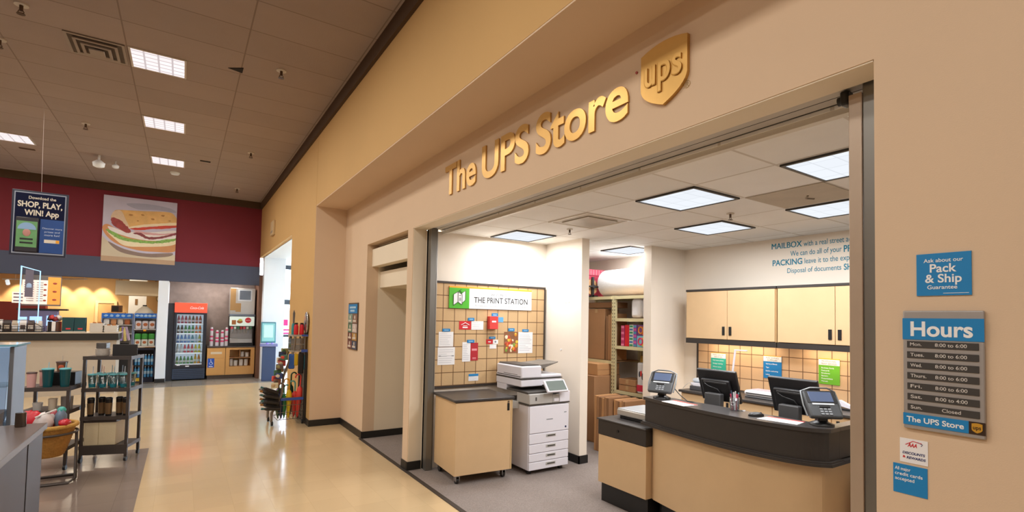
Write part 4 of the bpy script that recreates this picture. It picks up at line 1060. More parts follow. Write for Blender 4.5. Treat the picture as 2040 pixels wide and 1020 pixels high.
sbox('gift_box', 'light blue and yellow box with a red ring, lower of two on the bright shelf', 'box', 5.325, 4.75, 4.90, 1.39, 1.55, .24, mat('sky card', '7fc4d8', 0.5), face=ringprint('e02a5a', 'f0c23a'))
sbox('gift_box', 'purple box with an orange patch, stacked on the light blue box', 'box', 5.33, 4.75, 4.90, 1.553, 1.70, .22, mat('purple card', '7d4a8a', 0.5), face=ringprint('f0932a', 'e8642a'))
sbox('carton', 'lower of two flat kraft cartons on the lowest rack shelf', 'box', 5.325, 4.915, 5.235, .75, .83, .28, KRAFT)
sbox('carton', 'upper of two flat kraft cartons on the lowest rack shelf', 'box', 5.325, 4.915, 5.235, .8365, .92, .28, KRAFT)
sbox('gift_box', 'mustard patterned box at the back of the lowest rack shelf', 'box', 5.62, 4.80, 5.10, .75, 1.25, .2, mat('mustard card', 'b8923a', 0.5, var=0.35, scale=16), tape=False)
sbox('carton', 'small upright kraft carton beside the wrapped bundle on the rack', 'box', 5.45, 4.795, 4.905, .75, 1.17, .12, KRAFT_L)
r = thing('wrapped_bundle', 'clear wrapped bundle with red and dark print on the lowest rack shelf', 'bundle', (5.345, 4.84, .75), 0)
b = MB(); b.box(0, .09, -.07, .07, 0, .43, .02); b.build('wrap', mat('milky wrap', 'd6d8dc', 0.25, var=0.1), r)
b = MB(); b.box(-.001, 0, -.07, .07, .03, .12); b.build('red_label', mat('wrap d02a4a', 'd02a4a', 0.5), r)
b = MB(); b.blob((0, .02, .27), .028, squash=(.1, .7, 1.5)); b.blob((0, -.03, .24), .03, squash=(.1, .6, 1.6)); b.build('dark_print', mat('wrap 4a4f57', '4a4f57', 0.5), r)
b = MB(); b.blob((0, -.005, .28), .026, squash=(.12, .7, 1.6)); b.build('red_print', mat('wrap e0383a', 'e0383a', 0.5), r)
# cartons of the far rack
sbox('carton', 'tall kraft carton standing on the far rack beside the partition', 'box', 5.34, 5.56, 5.93, 1.162, 1.93, .3, KRAFT)
for i in range(3):
    sbox('flat_carton', 'folded kraft carton standing upright beside the rack post, ' + ['nearest', 'second from', 'third from'][i] + ' the post', 'box', 5.335, 5.385 + i * .05, 5.43 + i * .05, 1.162, 1.86 - i * .02, .3, [KRAFT_L, KRAFT, KRAFT_D][i], group='folded cartons on the far rack', tape=False)
sbox('carton', 'long flat kraft carton lying on top of the tall cartons in the far rack', 'box', 5.36, 5.40, 6.2, 1.945, 2.03, .3, KRAFT_D, tape=False)
# on the floor
r = thing('carton', 'tall kraft carton standing on the storage floor at the partition', 'box', (5.0, 5.40, .004), 0)
b = MB(); b.box(0, .52, 0, .5, 0, .945, .004, 1); b.build('carton', KRAFT, r)
b = MB(); b.box(.0, .52, -.0012, 0, .30, .305); b.box(-.0012, 0, .235, .285, .80, .945); b.build('seam', KRAFT_D, r)
r = thing('carton', 'smaller kraft carton on top of the tall floor carton', 'box', (5.08, 5.42, .952), 0)
b = MB(); b.box(0, .44, 0, .46, 0, .17, .004, 1); b.build('carton', KRAFT_L, r)
b = MB(); b.box(0, .44, -.001, 0, .08, .085); b.build('seam', KRAFT_D, r)
for g in range(2):
    for i in range(6):
        h = (0.735, 0.715)[g] - .006 * ((i * 5) % 4)
        b = MB()
        if g == 0: b.box(4.72, 5.12, 5.05 - i * .047, 5.092 - i * .047, .004, .004 + h, .002, 1)
        else: b.box(4.79, 5.19, 4.765 - i * .0345, 4.796 - i * .0345, .004, .004 + h, .002, 1)
        solo(b, 'flat_carton', (KRAFT_L, KRAFT, KRAFT_D)[i % 3], 'folded carton in the ' + ('left' if g == 0 else 'right') + ' upright bundle behind the parcel scale, ' + ORD[i] + ' from the left', 'box', group='folded cartons on the storage floor')
# ================================================================ right low wing of the service counter
w_ = thing('side_counter', 'low maple side counter with a charcoal top, just left of the right gate post', 'counter', (3.80, 1.0, 0.004), 0)
b = MB(); b.box(0.03, 0.5, 0.0, 0.54, 0, 0.57); b.build('body', LAMINATE, w_)
b = MB(); b.box(0.0, 0.52, -0.02, 0.555, 0.575, 0.625, 0.012); b.build('top', DARK_TOP, w_)
rd = reader('dark card reader on the low side counter, almost hidden by the right gate post', 3.98, 1.47, radians(-60), 0.06); rd.location.z = 0.634

# ================================================================ cafe corner at the left
GUN = mat('dark gunmetal rack', '4f4742', 0.45, metal=0.35, var=0.08)
CAFE_TOP = mat('dark cafe counter edge', '2b2825', 0.4, var=0.1)
CAFE_BODY = mat('beige cafe counter front', 'b5a793', 0.6, var=0.04)
k = thing('cafe_counter', 'long beige cafe counter with a thick black edge in front of the cafe', 'counter', (-4.0, 13.6, 0), 0)
b = MB(); b.box(-3.0, 2.84, 0.05, 0.75, 0, 1.13); b.build('front', CAFE_BODY, k)
b = MB(); b.box(-3.0, 2.87, 0.0, 0.78, 1.13, 1.275); b.build('edge_band', CAFE_TOP, k)
b = MB(); b.box(-3.0, 2.88, -0.01, 0.79, 1.275, 1.295); b.build('top', mat('pale stone top', 'c9bba8', 0.35), k)
CT = 1.297
# wire baskets of coffee bags
bagc = ['d9d4cf', '3b2f2b', 'b9a893', 'e4dfda', '4d3a34', 'cfc4b6', 'd9d4cf', '6a4d3e']
def gable_bag(name, label, x, y, z, w, d, h, m, m2, group=None, rz=0.0, cat='bag'):
    r = thing(name, label, cat, (x, y, z), rz, group)
    b = MB(); b.mesh([(-w, -d, 0), (w, -d, 0), (w, d, 0), (-w, d, 0), (-w, -d, h * .72), (w, -d, h * .72), (w, d, h * .72), (-w, d, h * .72), (-w * .96, -.004, h), (w * .96, -.004, h), (w * .96, .004, h), (-w * .96, .004, h)],
        [(3, 2, 1, 0), (0, 1, 5, 4), (1, 2, 6, 5), (2, 3, 7, 6), (3, 0, 4, 7), (4, 5, 9, 8), (5, 6, 10, 9), (6, 7, 11, 10), (7, 4, 8, 11), (8, 9, 10, 11)])
    b.build('bag', m, r)
    b = MB(); b.box(-w * .75, w * .75, -d - .0015, -d, h * .18, h * .55); b.build('label_patch', m2, r)
    return r
bk = thing('wire_basket', 'low black wire basket of coffee bags at the left end of the cafe counter', 'basket', (-2.66, 13.78, CT), 0)
b = MB()
for z in (.012, .06, .11): b.tube([(-.40, -.13, z), (.30, -.13, z), (.30, .13, z), (-.40, .13, z)], .006, 5, True)
for i in range(9):
    x = -.40 + i * .0875
    b.tube([(x, -.13, .012), (x, -.13, .11)], .004, 5); b.tube([(x, .13, .012), (x, .13, .11)], .004, 5)
b.tube([(-.40, -.13, .11), (-.30, -.13, .23), (.1, -.13, .24), (.30, -.13, .11)], .006, 5)
b.box(-.40, .30, -.13, .13, .004, .010)
b.build('wire_frame', BLK, bk)
for i in range(6):
    gable_bag('coffee_bag', 'printed coffee bag in the black wire basket on the cafe counter, ' + ORD[i] + ' from the left', -3.0 + i * .115, 13.78, CT + .012, .05, .05, .235 - .01 * (i % 3), mat('bag ' + bagc[i], bagc[i], 0.5, var=0.1), mat('bag label ' + bagc[(i + 1) % 6], bagc[(i + 1) % 6], 0.5), 'coffee bags in the wire basket')
ac = thing('flavour_stand', 'crowded stand of red, white and dark packets between the basket and teal boxes', 'stand', (-2.20, 13.85, CT), 0)
b = MB(); b.lathe([(.13, 0), (.13, .015), (.02, .03), (.02, .30)], n=16); b.build('stand', BLK, ac)
pk = ['c23a3a', 'e0d6c6', '3d2a25', '8c2a2e', 'd9cbb8', '2d2320', 'e6e0da', '6d4a3c']
for i in range(8):
    a = 2 * pi * i / 8
    b = MB(); R = Matrix.Rotation(a, 3, 'Z'); b.cbox(.085 * cos(a), .085 * sin(a), .115, .045, .06, .20, .006, R); b.build('tube_pack', mat('packet ' + pk[i], pk[i], 0.45), ac)
    b = MB(); b.blob((.075 * cos(a + .3), .075 * sin(a + .3), .27 + .03 * (i % 2)), .045, 8, 6, wob=.25, seed=i); b.build('top_packet', mat('packet ' + pk[(i * 3 + 1) % 8], pk[(i * 3 + 1) % 8], 0.5, var=.3, scale=30), ac)
for i, x in enumerate((-1.975, -1.785)):
    r = thing('gift_box', ('left' if i == 0 else 'right') + ' of two dark teal boxes side by side on the cafe counter', 'box', (x, 13.8, CT), 0, 'dark teal boxes on the cafe counter')
    b = MB(); b.box(-.092, .092, -.08, .08, .02, .305, .004); b.build('box', mat('dark teal card', '123f42', 0.45), r)
    b = MB(); b.box(-.094, .094, -.082, .082, 0, .02); b.build('base', mat('pale box base', 'b9b2a4', 0.5), r)
    b = MB(); b.box(-.03, .045, -.0815, -.08, .055, .085); b.build('label_patch', mat('packet c23a3a', 'c23a3a', 0.45), r)
tray_w = mat('white pastry tray', 'd9d0c3', 0.5, var=0.06)
for j, (x, n) in enumerate(((-1.52, 4), (-1.28, 3))):
    for i in range(n):
        r = thing('pastry_tray', 'white pastry tray stacked on the cafe counter, ' + ('left' if j == 0 else 'right') + ' stack, ' + ORD[i] + ' from the bottom', 'tray', (x, 13.9, CT + i * .047), 0, 'stacked pastry trays')
        b = MB(); b.mesh([(-.10, -.15, 0), (.10, -.15, 0), (.10, .15, 0), (-.10, .15, 0), (-.115, -.165, .046), (.115, -.165, .046), (.115, .165, .046), (-.115, .165, .046)], [(3, 2, 1, 0), (0, 1, 5, 4), (1, 2, 6, 5), (2, 3, 7, 6), (3, 0, 4, 7), (4, 5, 6, 7)])
        b.build('tray', tray_w, r)
        if i == n - 1:
            b = MB(); b.blob((-.04, -.06, .055), .035, squash=(1, .7, .5)); b.blob((.04, 0, .055), .04, squash=(1, .7, .5)); b.build('pastries', mat('baked pastry', 'b5723a', 0.7, var=.2), r)
# glowing sign frame, menu boards, espresso machine behind
SIGNLIT = mat('backlit menu white', 'fbe9dc', 0.5, emit=0.25, var=0.05)
SIGNOR = mat('backlit menu orange', 'ee9a44', 0.5, emit=0.3, var=0.12, scale=5)
m = thing('menu_board', 'bright white and orange menu board above the cafe counter', 'menu board', (-2.45, 14.0, 1.86), 0)
b = MB(); b.box(-.30, .30, 0, .04, -.03, .60, .004); b.build('case', mat('grey menu case', '77726f', 0.5), m)
b = MB(); b.box(-.30, .09, -.004, 0, 0, .50); b.build('white_panel', SIGNLIT, m)
b = MB(); b.box(.09, .29, -.004, 0, 0, .57); b.build('orange_panel', SIGNOR, m)
b = MB()
for i in range(9):
    b.box(-.27, -.12, -.005, -.004, .44 - i * .047, .452 - i * .047); b.box(-.08, .02, -.005, -.004, .44 - i * .047, .452 - i * .047)
b.build('price_lines', mat('menu grey print', '7c6f78', 0.6), m)
b = MB()
for i in range(4): b.blob((.05, -.005, .41 - i * .11), .026, squash=(1, .15, .7))
for i in range(3): b.blob((.20, -.005, .44 - i * .17), .035, squash=(1, .12, .6))
b.build('food_pictures', mat('menu food print', 'b5533f', 0.6, var=.3, scale=20), m)
m = thing('hanging_banner', 'narrow grey banner in a pale blue lit frame, left of the menu board', 'banner', (-2.62, 13.75, 1.86), 0)
b = MB(); b.box(-.115, -.095, -.01, .01, -.563, .76); b.box(.17, .185, -.01, .01, -.563, .67); b.prism([(-.115, .745), (.185, .66), (.185, .675), (-.115, .765)], -.01, .01); b.build('frame', mat('pale blue lit edge', '9ec6ea', 0.4, emit=0.5), m)
b = MB(); b.box(-.04, .08, -.006, 0, .14, .69); b.build('banner', mat('grey violet banner', '6d6878', 0.6), m)
b = MB(); b.blob((.02, -.008, .38), .04, squash=(1, .1, 1)); b.box(-.02, .06, -.008, -.006, .33, .37); b.build('emblem', mat('pale blue emblem', 'a9c4e6', 0.5), m)
m = thing('wall_menu', 'small stacked white and grey notice at the left foot of the lit frame', 'notice', (-2.80, 13.95, 1.88), 0)
b = MB(); b.box(-.08, .12, 0, .02, 0, .22); b.build('panel', SIGNLIT, m)
b = MB()
for i in range(3): b.box(-.06, .08, -.002, 0, .03 + i * .07, .055 + i * .07)
b.build('lines', mat('menu grey print', '7c6f78', 0.6), m)
e = thing('espresso_machine', 'violet blue lit coffee machine behind the coffee bags', 'coffee machine', (-2.5, 14.15, CT), 0)
b = MB(); b.box(-.32, .30, 0, .12, .0, .44, .01); b.build('cabinet', mat('violet grey machine', '8d86a8', 0.35, metal=.3), e)
b = MB(); b.box(-.14, .05, -.006, 0, .16, .31); b.box(.12, .28, -.006, 0, .12, .33); b.box(-.30, -.18, -.006, 0, .14, .30); b.build('lit_panels', mat('blue lit display', '8fb2e8', 0.3, emit=0.8), e)
b = MB(); b.box(-.34, .45, -.03, .12, .44, .475, .004); b.build('top', CAFE_TOP, e)
# cafe room beyond: spots on the wall, track rail, doors, column, clock
for i, x in enumerate((-3.13, -2.64, -2.15, -4.1, -4.9)):
    t = thing('wall_spot', 'small ceiling spot washing the ochre cafe wall, ' + ORD[i] + ' of the row', 'spot light', (x, 20.25, 3.0), 0, 'cafe wall spots')
    b = MB(); b.cyl((0, 0, 0), (0, 0, -.10), .05); b.build('can', mat('bronze can', '5a4632', 0.4), t)
    d = bpy.data.lights.new('spot', 'SPOT'); d.energy = 90; d.color = (1.0, 0.80, 0.52); d.spot_size = radians(62); d.spot_blend = .6; d.shadow_soft_size = .04
    o = bpy.data.objects.new('bulb', d); COL.objects.link(o); o.parent = t; o.location = (0, 0, -.12); o.rotation_euler = (radians(12), 0, 0)
for x, y in ((-1.6, 17.6), (-3.6, 17.6), (-5.8, 17.8), (-2.4, 19.2)):
    t = thing('downlight', 'round recessed lamp in the cafe ceiling', 'ceiling light', (x, y, 3.0), 0, 'cafe downlights')
    b = MB(); b.cyl((0, 0, 0), (0, 0, -.01), .10, n=20); b.build('trim_ring', WFR, t)
    b = MB(); b.cyl((0, 0, -.01), (0, 0, -.012), .08, n=20); b.build('lens', emission_panel('warm round lens', 'ffe2b8', 2.0, .5), t)
    lampdata('bulb', .16, 17, (1.0, .85, .64), t, (0, 0, -.03))
t = thing('track_rail', 'thin pale lighting rail with one small spot below the slate fascia', 'track light', (-2.70, 15.7, 2.44), 0)
b = MB(); b.tube([(-.72, 0, -.02), (.75, 0, .07)], .012, 6); b.build('rail', mat('pale rail', 'd8cbb8', 0.4), t)
b = MB()
for x in (-.5, .1, .7): b.tube([(x, 0, .0 + x * .06), (x, 0, .56)], .004, 5)
b.build('hanger', mat('pale rail', 'd8cbb8', 0.4), t)
b = MB(); b.cyl((-.63, -.02, -.05), (-.60, -.08, -.13), .035); b.build('spot_head', mat('white spot head', 'e8eef2', 0.4, emit=.4), t)
w2_ = thing('hanging_canopy', 'pale wooden box canopy hanging below the slate fascia over the cafe', 'canopy', (-.95, 15.6, 2.155), 0)
b = MB(); b.box(-.45, .43, 0, .7, 0, .36, .004); b.build('canopy', mat('pale birch panel', 'e8cfa6', 0.6, var=.07, scale=4), w2_)
b = MB()
for x in (-.38, .35):
    for y in (.1, .6): b.tube([(x, y, .36), (x, y, .845)], .006, 5)
b.build('hanger', GUN, w2_)
w3_ = thing('cafe_column', 'white square column in the cafe behind the snack rack', 'column', (-1.12, 18.4, 0), 0)
b = MB(); b.box(-.21, .21, 0, .4, 0, 3.0); b.build('shaft', PAINT_WHITE, w3_)
b = MB(); b.box(-.06, .0, -.012, 0, 1.95, 2.12); b.build('switch_plate', mat('brown plate', '8a6a48', 0.5), w3_)
d_ = thing('cafe_doorway', 'tan panelled doorway on the ochre cafe wall', 'doorway', (-2.05, 20.55, 0), 0)
b = MB(); b.box(-.20, .20, 0, .04, 0, 2.0); b.build('panel', mat('tan door panel', 'c09a68', 0.5), d_)
b = MB(); b.box(-.27, -.20, -.01, .04, 0, 2.08); b.box(.20, .27, -.01, .04, 0, 2.08); b.box(-.2, .2, -.01, .04, 2.0, 2.08); b.build('frame', mat('pale door frame', 'd8bf94', 0.5), d_)
d_ = thing('microwave', 'dark brown appliance on a shelf beside the cafe column', 'appliance', (-1.62, 18.6, 1.72), 0)
b = MB(); b.box(-.12, .12, 0, .3, 0, .2, .006); b.build('body', mat('brown appliance', '4a3226', 0.4), d_)
b = MB(); b.box(-.10, .05, -.004, 0, .03, .17); b.build('window', BLK, d_)
b = MB(); b.box(-.2, .2, -.05, .35, -.04, -.005); b.box(-.18, -.14, .0, .3, -1.72, -.04); b.box(.14, .18, .0, .3, -1.72, -.04); b.build('shelf', mat('tan shelf', 'b08a5a', 0.5), d_)
d_ = thing('wall_clock', 'round clock at the right edge of the cafe opening', 'clock', (-.62, 20.55, 2.2), 0)
b = MB(); b.cyl((0, 0, 0), (0, -.03, 0), .14, n=24); b.build('rim', mat('olive rim', '7d7448', 0.4), d_)
b = MB(); b.cyl((0, -.03, 0), (0, -.032, 0), .115, n=24); b.build('face', mat('cream clock face', 'ece0c4', 0.5), d_)
b = MB(); b.box(-.006, .006, -.036, -.032, 0, .09); b.prism([(0, 0), (.06, .03), (.06, .04)], -.036, -.032); b.build('hands', BLK, d_)

# ---------------------------------------------------------------- snack racks and water cooler
BLUEH = mat('blue rack header', '1f6fd0', 0.45, var=.2, scale=9)
def snack_rack(label, x0, x1, y, z0, z1, group):
    r = thing('snack_rack', label, 'display rack', (x0, y, z0), 0, group)
    w, h = x1 - x0, z1 - z0
    b = MB(); b.box(0, w, .30, .33, 0, h); b.build('back_panel', mat('rack grey', 'a8a39c', 0.5), r)
    b = MB(); b.box(-.015, .0, 0, .33, 0, h); b.box(w, w + .015, 0, .33, 0, h); b.build('side_panel', mat('pale blue rack side', 'a9b8d6', 0.45), r)
    b = MB(); b.box(0, w, -.01, .0, h - .12, h); hd = b.build('header', BLUEH, r)
    b = MB()
    for i in range(5): b.blob((w * (.12 + .19 * i), -.011, h - .06), .035, 8, 6, squash=(1.2, .05, .8), wob=.2, seed=i)
    b.build('header_print', mat('pale header print', 'a9cdf0', 0.5), hd)
    return r, w, h
r, w, h = snack_rack('low white snack rack with a bright blue header behind the pastry trays', -1.62, -1.03, 15.55, 0.0, 1.70, 'snack racks')
for z in (.45, .85, 1.2, 1.42):
    b = MB(); b.box(0, w, .0, .30, z - .015, z); b.build('shelf', mat('white rack shelf', 'e2ddd6', 0.5), r)
packc = ['e0d8cc', 'c98a5a', 'd0c4b4', 'b8693c', 'e8e2da']
for i in range(4):
    b = MB(); b.box(-.055, .055, -.08, .08, 0, .13, .02); solo(b, 'snack_pack', mat('pack ' + packc[i], packc[i], 0.5, var=.3, scale=14), 'pale snack pack on the rack behind the pastry trays, ' + ORD[i] + ' from the left', 'snack', (-1.54 + i * .135, 15.68, 1.424), 0, 'snack packs behind the pastry trays')
r, w, h = snack_rack('tall snack rack of bread and green bags beside the white post', -.98, -.545, 15.45, 0.86, 1.71, 'snack racks')
for z in (.02, .44):
    b = MB(); b.box(0, w, -.04, .30, z, z + .02); b.build('shelf', mat('white rack shelf', 'e2ddd6', 0.5), r)
b = MB(); b.box(0, w, -.045, -.04, .41, .445); b.build('price_strip', mat('dark price strip', '4a3c36', 0.5), r)
b = MB(); b.box(w * .42, w * .55, -.05, -.045, .405, .45); b.build('price_tag', mat('orange print', 'f2a81d', 0.5), r)
for i in range(3):
    x = -.905 + i * .138
    t = thing('bread_bag', 'bagged loaf with a round orange label on the upper rack shelf, ' + ORD[i] + ' from the left', 'bread', (x, 15.52, 1.3215), 0, 'bagged loaves on the snack rack')
    b = MB(); b.box(-.064, .064, -.09, .12, 0, .20, .03); b.build('bag', mat('bread bag white', 'd8d3d6', 0.35, var=.1), t)
    b = MB(); b.blob((.005, -.088, .11), .045, squash=(1, .15, 1)); b.build('label_patch', mat('bread print', 'b8683a', 0.5), t)
    t = thing('snack_bag', 'bulging green and white bag on the lower rack shelf, ' + ORD[i] + ' from the left', 'snack', (x, 15.52, .9), 0, 'green bags on the snack rack')
    b = MB(); b.box(-.064, .064, -.07, .10, .16, .31, .03); b.build('upper_bag', mat('leaf green bag', '3f9a3c', 0.35, var=.1), t)
    b = MB(); b.box(-.064, .064, -.075, .10, 0, .165, .02); b.build('lower_bag', mat('white bag front', 'd9dcd2', 0.35), t)
    b = MB(); b.blob((0, -.074, .09), .04, squash=(1, .15, .9)); b.build('label_patch', mat('bread print', 'b8683a', 0.5), t)
b = MB(); b.lathe([(.19, 0), (.19, .02), (.13, .10), (.05, .17), (.02, .18)], n=18); t = solo(b, 'cake_cover', mat('cream cone cover', 'ddd2bd', 0.5), 'pale cone-shaped cover with a black knob on top of the bread rack', 'cover', (-.80, 15.62, 1.7135))
b = MB(); b.cyl((0, 0, .178), (0, 0, .205), .045); b.build('knob', BLK, t)
k = thing('water_cooler', 'dark open cooler of bottled water under the bread rack', 'cooler', (-.98, 15.42, 0.002), 0)
b = MB(); b.box(0, .44, .36, .40, 0, .84); b.box(0, .02, 0, .36, 0, .84); b.box(.42, .44, 0, .36, 0, .84); b.box(0, .44, 0, .36, .80, .84); b.box(0, .44, 0, .40, 0, .12); b.build('cabinet', mat('navy cooler', '232840', 0.4), k)
b = MB(); b.box(.02, .42, .0, .36, .40, .42); b.build('shelf', BLK, k)
b = MB(); b.box(.03, .16, -.004, 0, .03, .11); b.build('price_tag', mat('yellow price tag', 'e8c23a', 0.5), k)
for rw, z in enumerate((.422, .122)):
    for i in range(6):
        b = MB(); b.lathe([(.025, 0), (.027, .02), (.025, .12), (.027, .19), (.013, .235), (.013, .245)], n=10)
        t = solo(b, 'water_bottle', mat('clear blue water', '5aa7e0', 0.15, spec=.6), 'blue water bottle on the ' + ('upper' if rw == 0 else 'lower') + ' shelf of the dark cooler, ' + ORD[i] + ' from the left', 'bottle', (-.925 + i * .066, 15.50, z + .002), 0, 'water bottles in the cooler')
        b = MB(); b.cyl((0, 0, .244), (0, 0, .268), .014, n=10); b.build('cap', mat('white cap', 'e6ecf2', 0.4), t)
        b = MB(); b.lathe([(.0285, .08), (.0285, .15)], n=10); b.build('label_band', mat('pale water label', 'bfe0f5', 0.4), t)
k = thing('magazine_stand', 'small stand of yellow and lilac packets at the right end of the cafe counter', 'stand', (-1.13, 14.65, 0), 0)
b = MB(); b.box(-.115, .115, .02, .10, 0, 1.06); b.build('post', BLK, k)
b = MB(); b.box(-.12, .12, 0, .12, 1.02, 1.05); b.build('tray', GUN, k)
for i in range(4):
    b = MB(); R = Matrix.Rotation(radians(12 - 8 * i), 3, 'Y'); b.cbox(-.075 + .05 * i, .05, 1.215 + .02 * (i % 2), .05, .05, .32, .004, R); b.build('packet', mat('stand packet %d' % i, ['b9a04a', '9a7fa8', 'c8b068', 'a890a0'][i], 0.5, var=.4, scale=20), k)

# ---------------------------------------------------------------- rolling merchandise racks on the grey floor
def shelf_rack(name, label, loc, rz, W, D, H, shelves, group, lip=.03):
    r = thing(name, label, 'display rack', loc, rz, group)
    for x in (0, W - .03):
        for y in (0, D - .03):
            b = MB(); b.box(x, x + .03, y, y + .03, .06, H, .003, 1); b.build('post', GUN, r)
            b = MB(); b.cyl((x + .015 - .012, y + .015, .03), (x + .015 + .012, y + .015, .03), .028); b.box(x + .003, x + .027, y + .003, y + .027, .04, .065); b.build('caster', BLK, r)
    for z in shelves:
        b = MB(); b.box(.005, W - .005, .005, D - .005, z - .012, z); b.box(0, W, -.006, .004, z - .035, z + .006); b.box(W - .006, W + .004, 0, D, z - .035, z + .006); b.build('shelf', GUN, r)
    return r
cart = shelf_rack('rolling_rack', 'taller dark metal rack of tumblers at the edge of the grey floor', (-.935, 7.52, 0.004), radians(-17), .47, .36, 1.215, (1.215, .845, .52, .19), 'dark merchandise racks')
b = MB(); b.box(.004, .466, -.004, .012, .09, .175); b.build('kick_panel', GUN, cart)
cs, sn = cos(radians(-17)), sin(radians(-17))
def on_cart(x, y, z): return (-.935 + x * cs - y * sn, 7.52 + x * sn + y * cs, .004 + z + .0015)
t = thing('table_sign', 'blank dark sign board standing on the taller rack top', 'sign', on_cart(.35, .14, 1.215), radians(-17))
b = MB(); b.box(-.125, .125, 0, .02, .0, .135, .003); b.build('board', mat('black chalkboard', '262322', 0.6), t)
t = thing('gift_jar', 'white patterned jar with a dark printed lid box on the taller rack top', 'jar', on_cart(.13, .14, 1.215), radians(-17))
b = MB(); b.lathe([(.055, 0), (.07, .02), (.07, .075), (.075, .085)], n=18); b.build('jar', mat('white printed jar', 'cfc7bd', 0.4, var=.25, scale=40), t)
b = MB(); b.box(-.05, .05, -.05, .05, .086, .155, .006); b.build('packet', mat('dark silver packet', '5d5650', 0.3, metal=.4, var=.4, scale=25), t)
CLEAR = glass('clear tumbler', (.82, .93, .95), .10)
TEALB = mat('teal tumbler bottom', '1f7480', 0.25)
for i in range(8):
    x = .06 + (i % 4) * .105 + (.03 if i >= 4 else 0); y = .09 if i < 4 else .22
    t = thing('tumbler', 'clear teal tumbler with straw on the taller rack, ' + ('front' if i < 4 else 'back') + ' row, ' + ORD[i % 4] + ' from the left', 'tumbler', on_cart(x, y, .845), 0, 'clear tumblers on the taller rack')
    b = MB(); b.lathe([(.030, 0), (.044, .15), (.042, .15), (.028, .006)], n=14); b.build('cup', CLEAR, t)
    b = MB(); b.lathe([(.0315, .006), (.0345, .05)], n=14); b.build('colour_band', TEALB, t)
    b = MB(); b.lathe([(.046, .15), (.046, .162), (.03, .166)], n=14); b.build('lid', mat('aqua lid', '5fb0b8', 0.3), t)
    b = MB(); b.tube([(0, 0, .03), (.006, 0, .25)], .004, 6); b.build('straw', mat('straw %d' % (i % 3), ['c9d6e8', 'd8a9a0', '9fc4d0'][i % 3], 0.4), t)
for i in range(5):
    x = .06 + i * .088; y = .09 + .05 * (i % 2)
    t = thing('travel_mug', 'dark bronze-banded travel mug on the taller rack, ' + ORD[i] + ' from the left', 'mug', on_cart(x, y, .52), 0, 'travel mugs on the taller rack')
    b = MB(); b.lathe([(.030, 0), (.036, .17), (.036, .19)], n=14); b.build('body', mat('dark steel mug', '2b2725', 0.25, metal=.5), t)
    b = MB(); b.lathe([(.0325, .02), (.0368, .15)], n=14); b.build('bronze_band', mat('bronze sleeve', '7a6042', 0.35, metal=.4), t)
    b = MB(); b.lathe([(.037, .19), (.037, .205), (.02, .215)], n=14); b.build('lid', BLK, t)
t = thing('storage_box', 'cream ribbed storage box on the bottom shelf of the taller rack', 'box', on_cart(.03, .03, .19), radians(-17))
b = MB(); b.box(0, .31, 0, .29, 0, .27, .004); b.build('box', mat('cream ribbed box', 'd3c29f', 0.6, var=.08, bump=.15, bscale=60), t)
b = MB(); b.box(-.003, .313, -.003, .293, .262, .285); b.build('lid_edge', GUN, t)
b = MB(); b.box(.14, .145, -.002, 0, .01, .26); b.build('seam', mat('tan seam', 'a8946c', 0.6), t)

left = shelf_rack('rolling_rack', 'lower dark metal rack with pink and teal tumblers behind the wicker basket', (-1.46, 7.36, .004), radians(-12), .47, .42, .90, (.90, .645, .25), 'dark merchandise racks')
for ch in list(left.children): pass
cs2, sn2 = cos(radians(-12)), sin(radians(-12))
def on_left(x, y, z): return (-1.46 + x * cs2 - y * sn2, 7.36 + x * sn2 + y * cs2, .004 + z + .0015)
def cup(name, label, loc, r0, r1, h, body, lid=None, straw=None, group=None, cat='tumbler'):
    t = thing(name, label, cat, loc, 0, group)
    b = MB(); b.lathe([(r0, 0), (r1, h)], n=16); b.build('cup', body, t)
    if lid: b = MB(); b.lathe([(r1 + .004, h), (r1 + .004, h + .012), (r1 * .7, h + .016)], n=16); b.build('lid', lid, t)
    if straw: b = MB(); b.tube([(0, 0, h), (.004, 0, h + .08)], .004, 6); b.build('straw', straw, t)
    return t
PINKC = mat('pink tumbler', 'dba9a2', 0.4); DTEAL = mat('dark teal tumbler', '0d4c52', 0.25, var=.1); AQ = mat('aqua lid', '5fb0b8', 0.3)
cup('tumbler', 'front of two pink tumblers at the left of the lower rack top', on_left(.10, .09, .90), .036, .042, .15, PINKC, mat('dark brown lid', '4a3430', .4), None, 'pink tumblers')
cup('tumbler', 'rear of two pink tumblers at the left of the lower rack top', on_left(.165, .20, .90), .036, .042, .16, PINKC, mat('dark brown lid', '4a3430', .4), None, 'pink tumblers')
cup('tumbler', 'left of two dark teal tumblers with aqua lids on the lower rack top', on_left(.24, .09, .90), .040, .052, .19, DTEAL, AQ, mat('straw 2', '9fc4d0', 0.4), 'dark teal tumblers')
cup('tumbler', 'right of two dark teal tumblers with aqua lids on the lower rack top', on_left(.39, .09, .90), .038, .050, .19, DTEAL, AQ, mat('straw 2', '9fc4d0', 0.4), 'dark teal tumblers')
t = cup('tumbler', 'brown cup with an orange print raised behind the dark teal tumblers', on_left(.29, .27, 1.05), .04, .05, .10, mat('brown printed cup', '6d4a3a', .4, var=.3, scale=20), mat('dark brown lid', '4a3430', .4), mat('pale straw', 'c9bfb0', .4))
b = MB(); b.blob((0, -.045, .05), .028, squash=(1, .25, 1)); b.build('print', mat('orange cup print', 'c0562c', .5), t)
t = thing('display_riser', 'black step riser at the back of the lower rack top', 'riser', on_left(.20, .20, .90), radians(-12))
b = MB(); b.box(0, .24, 0, .18, 0, .147, .003); b.build('riser', BLK, t)
WC = mat('white ceramic', 'b9b4ae', 0.35)
cup('mug', 'small white mug low on the lower rack shelf, above the wicker basket', on_left(.16, .10, .645), .035, .045, .085, WC, None, None, cat='mug')
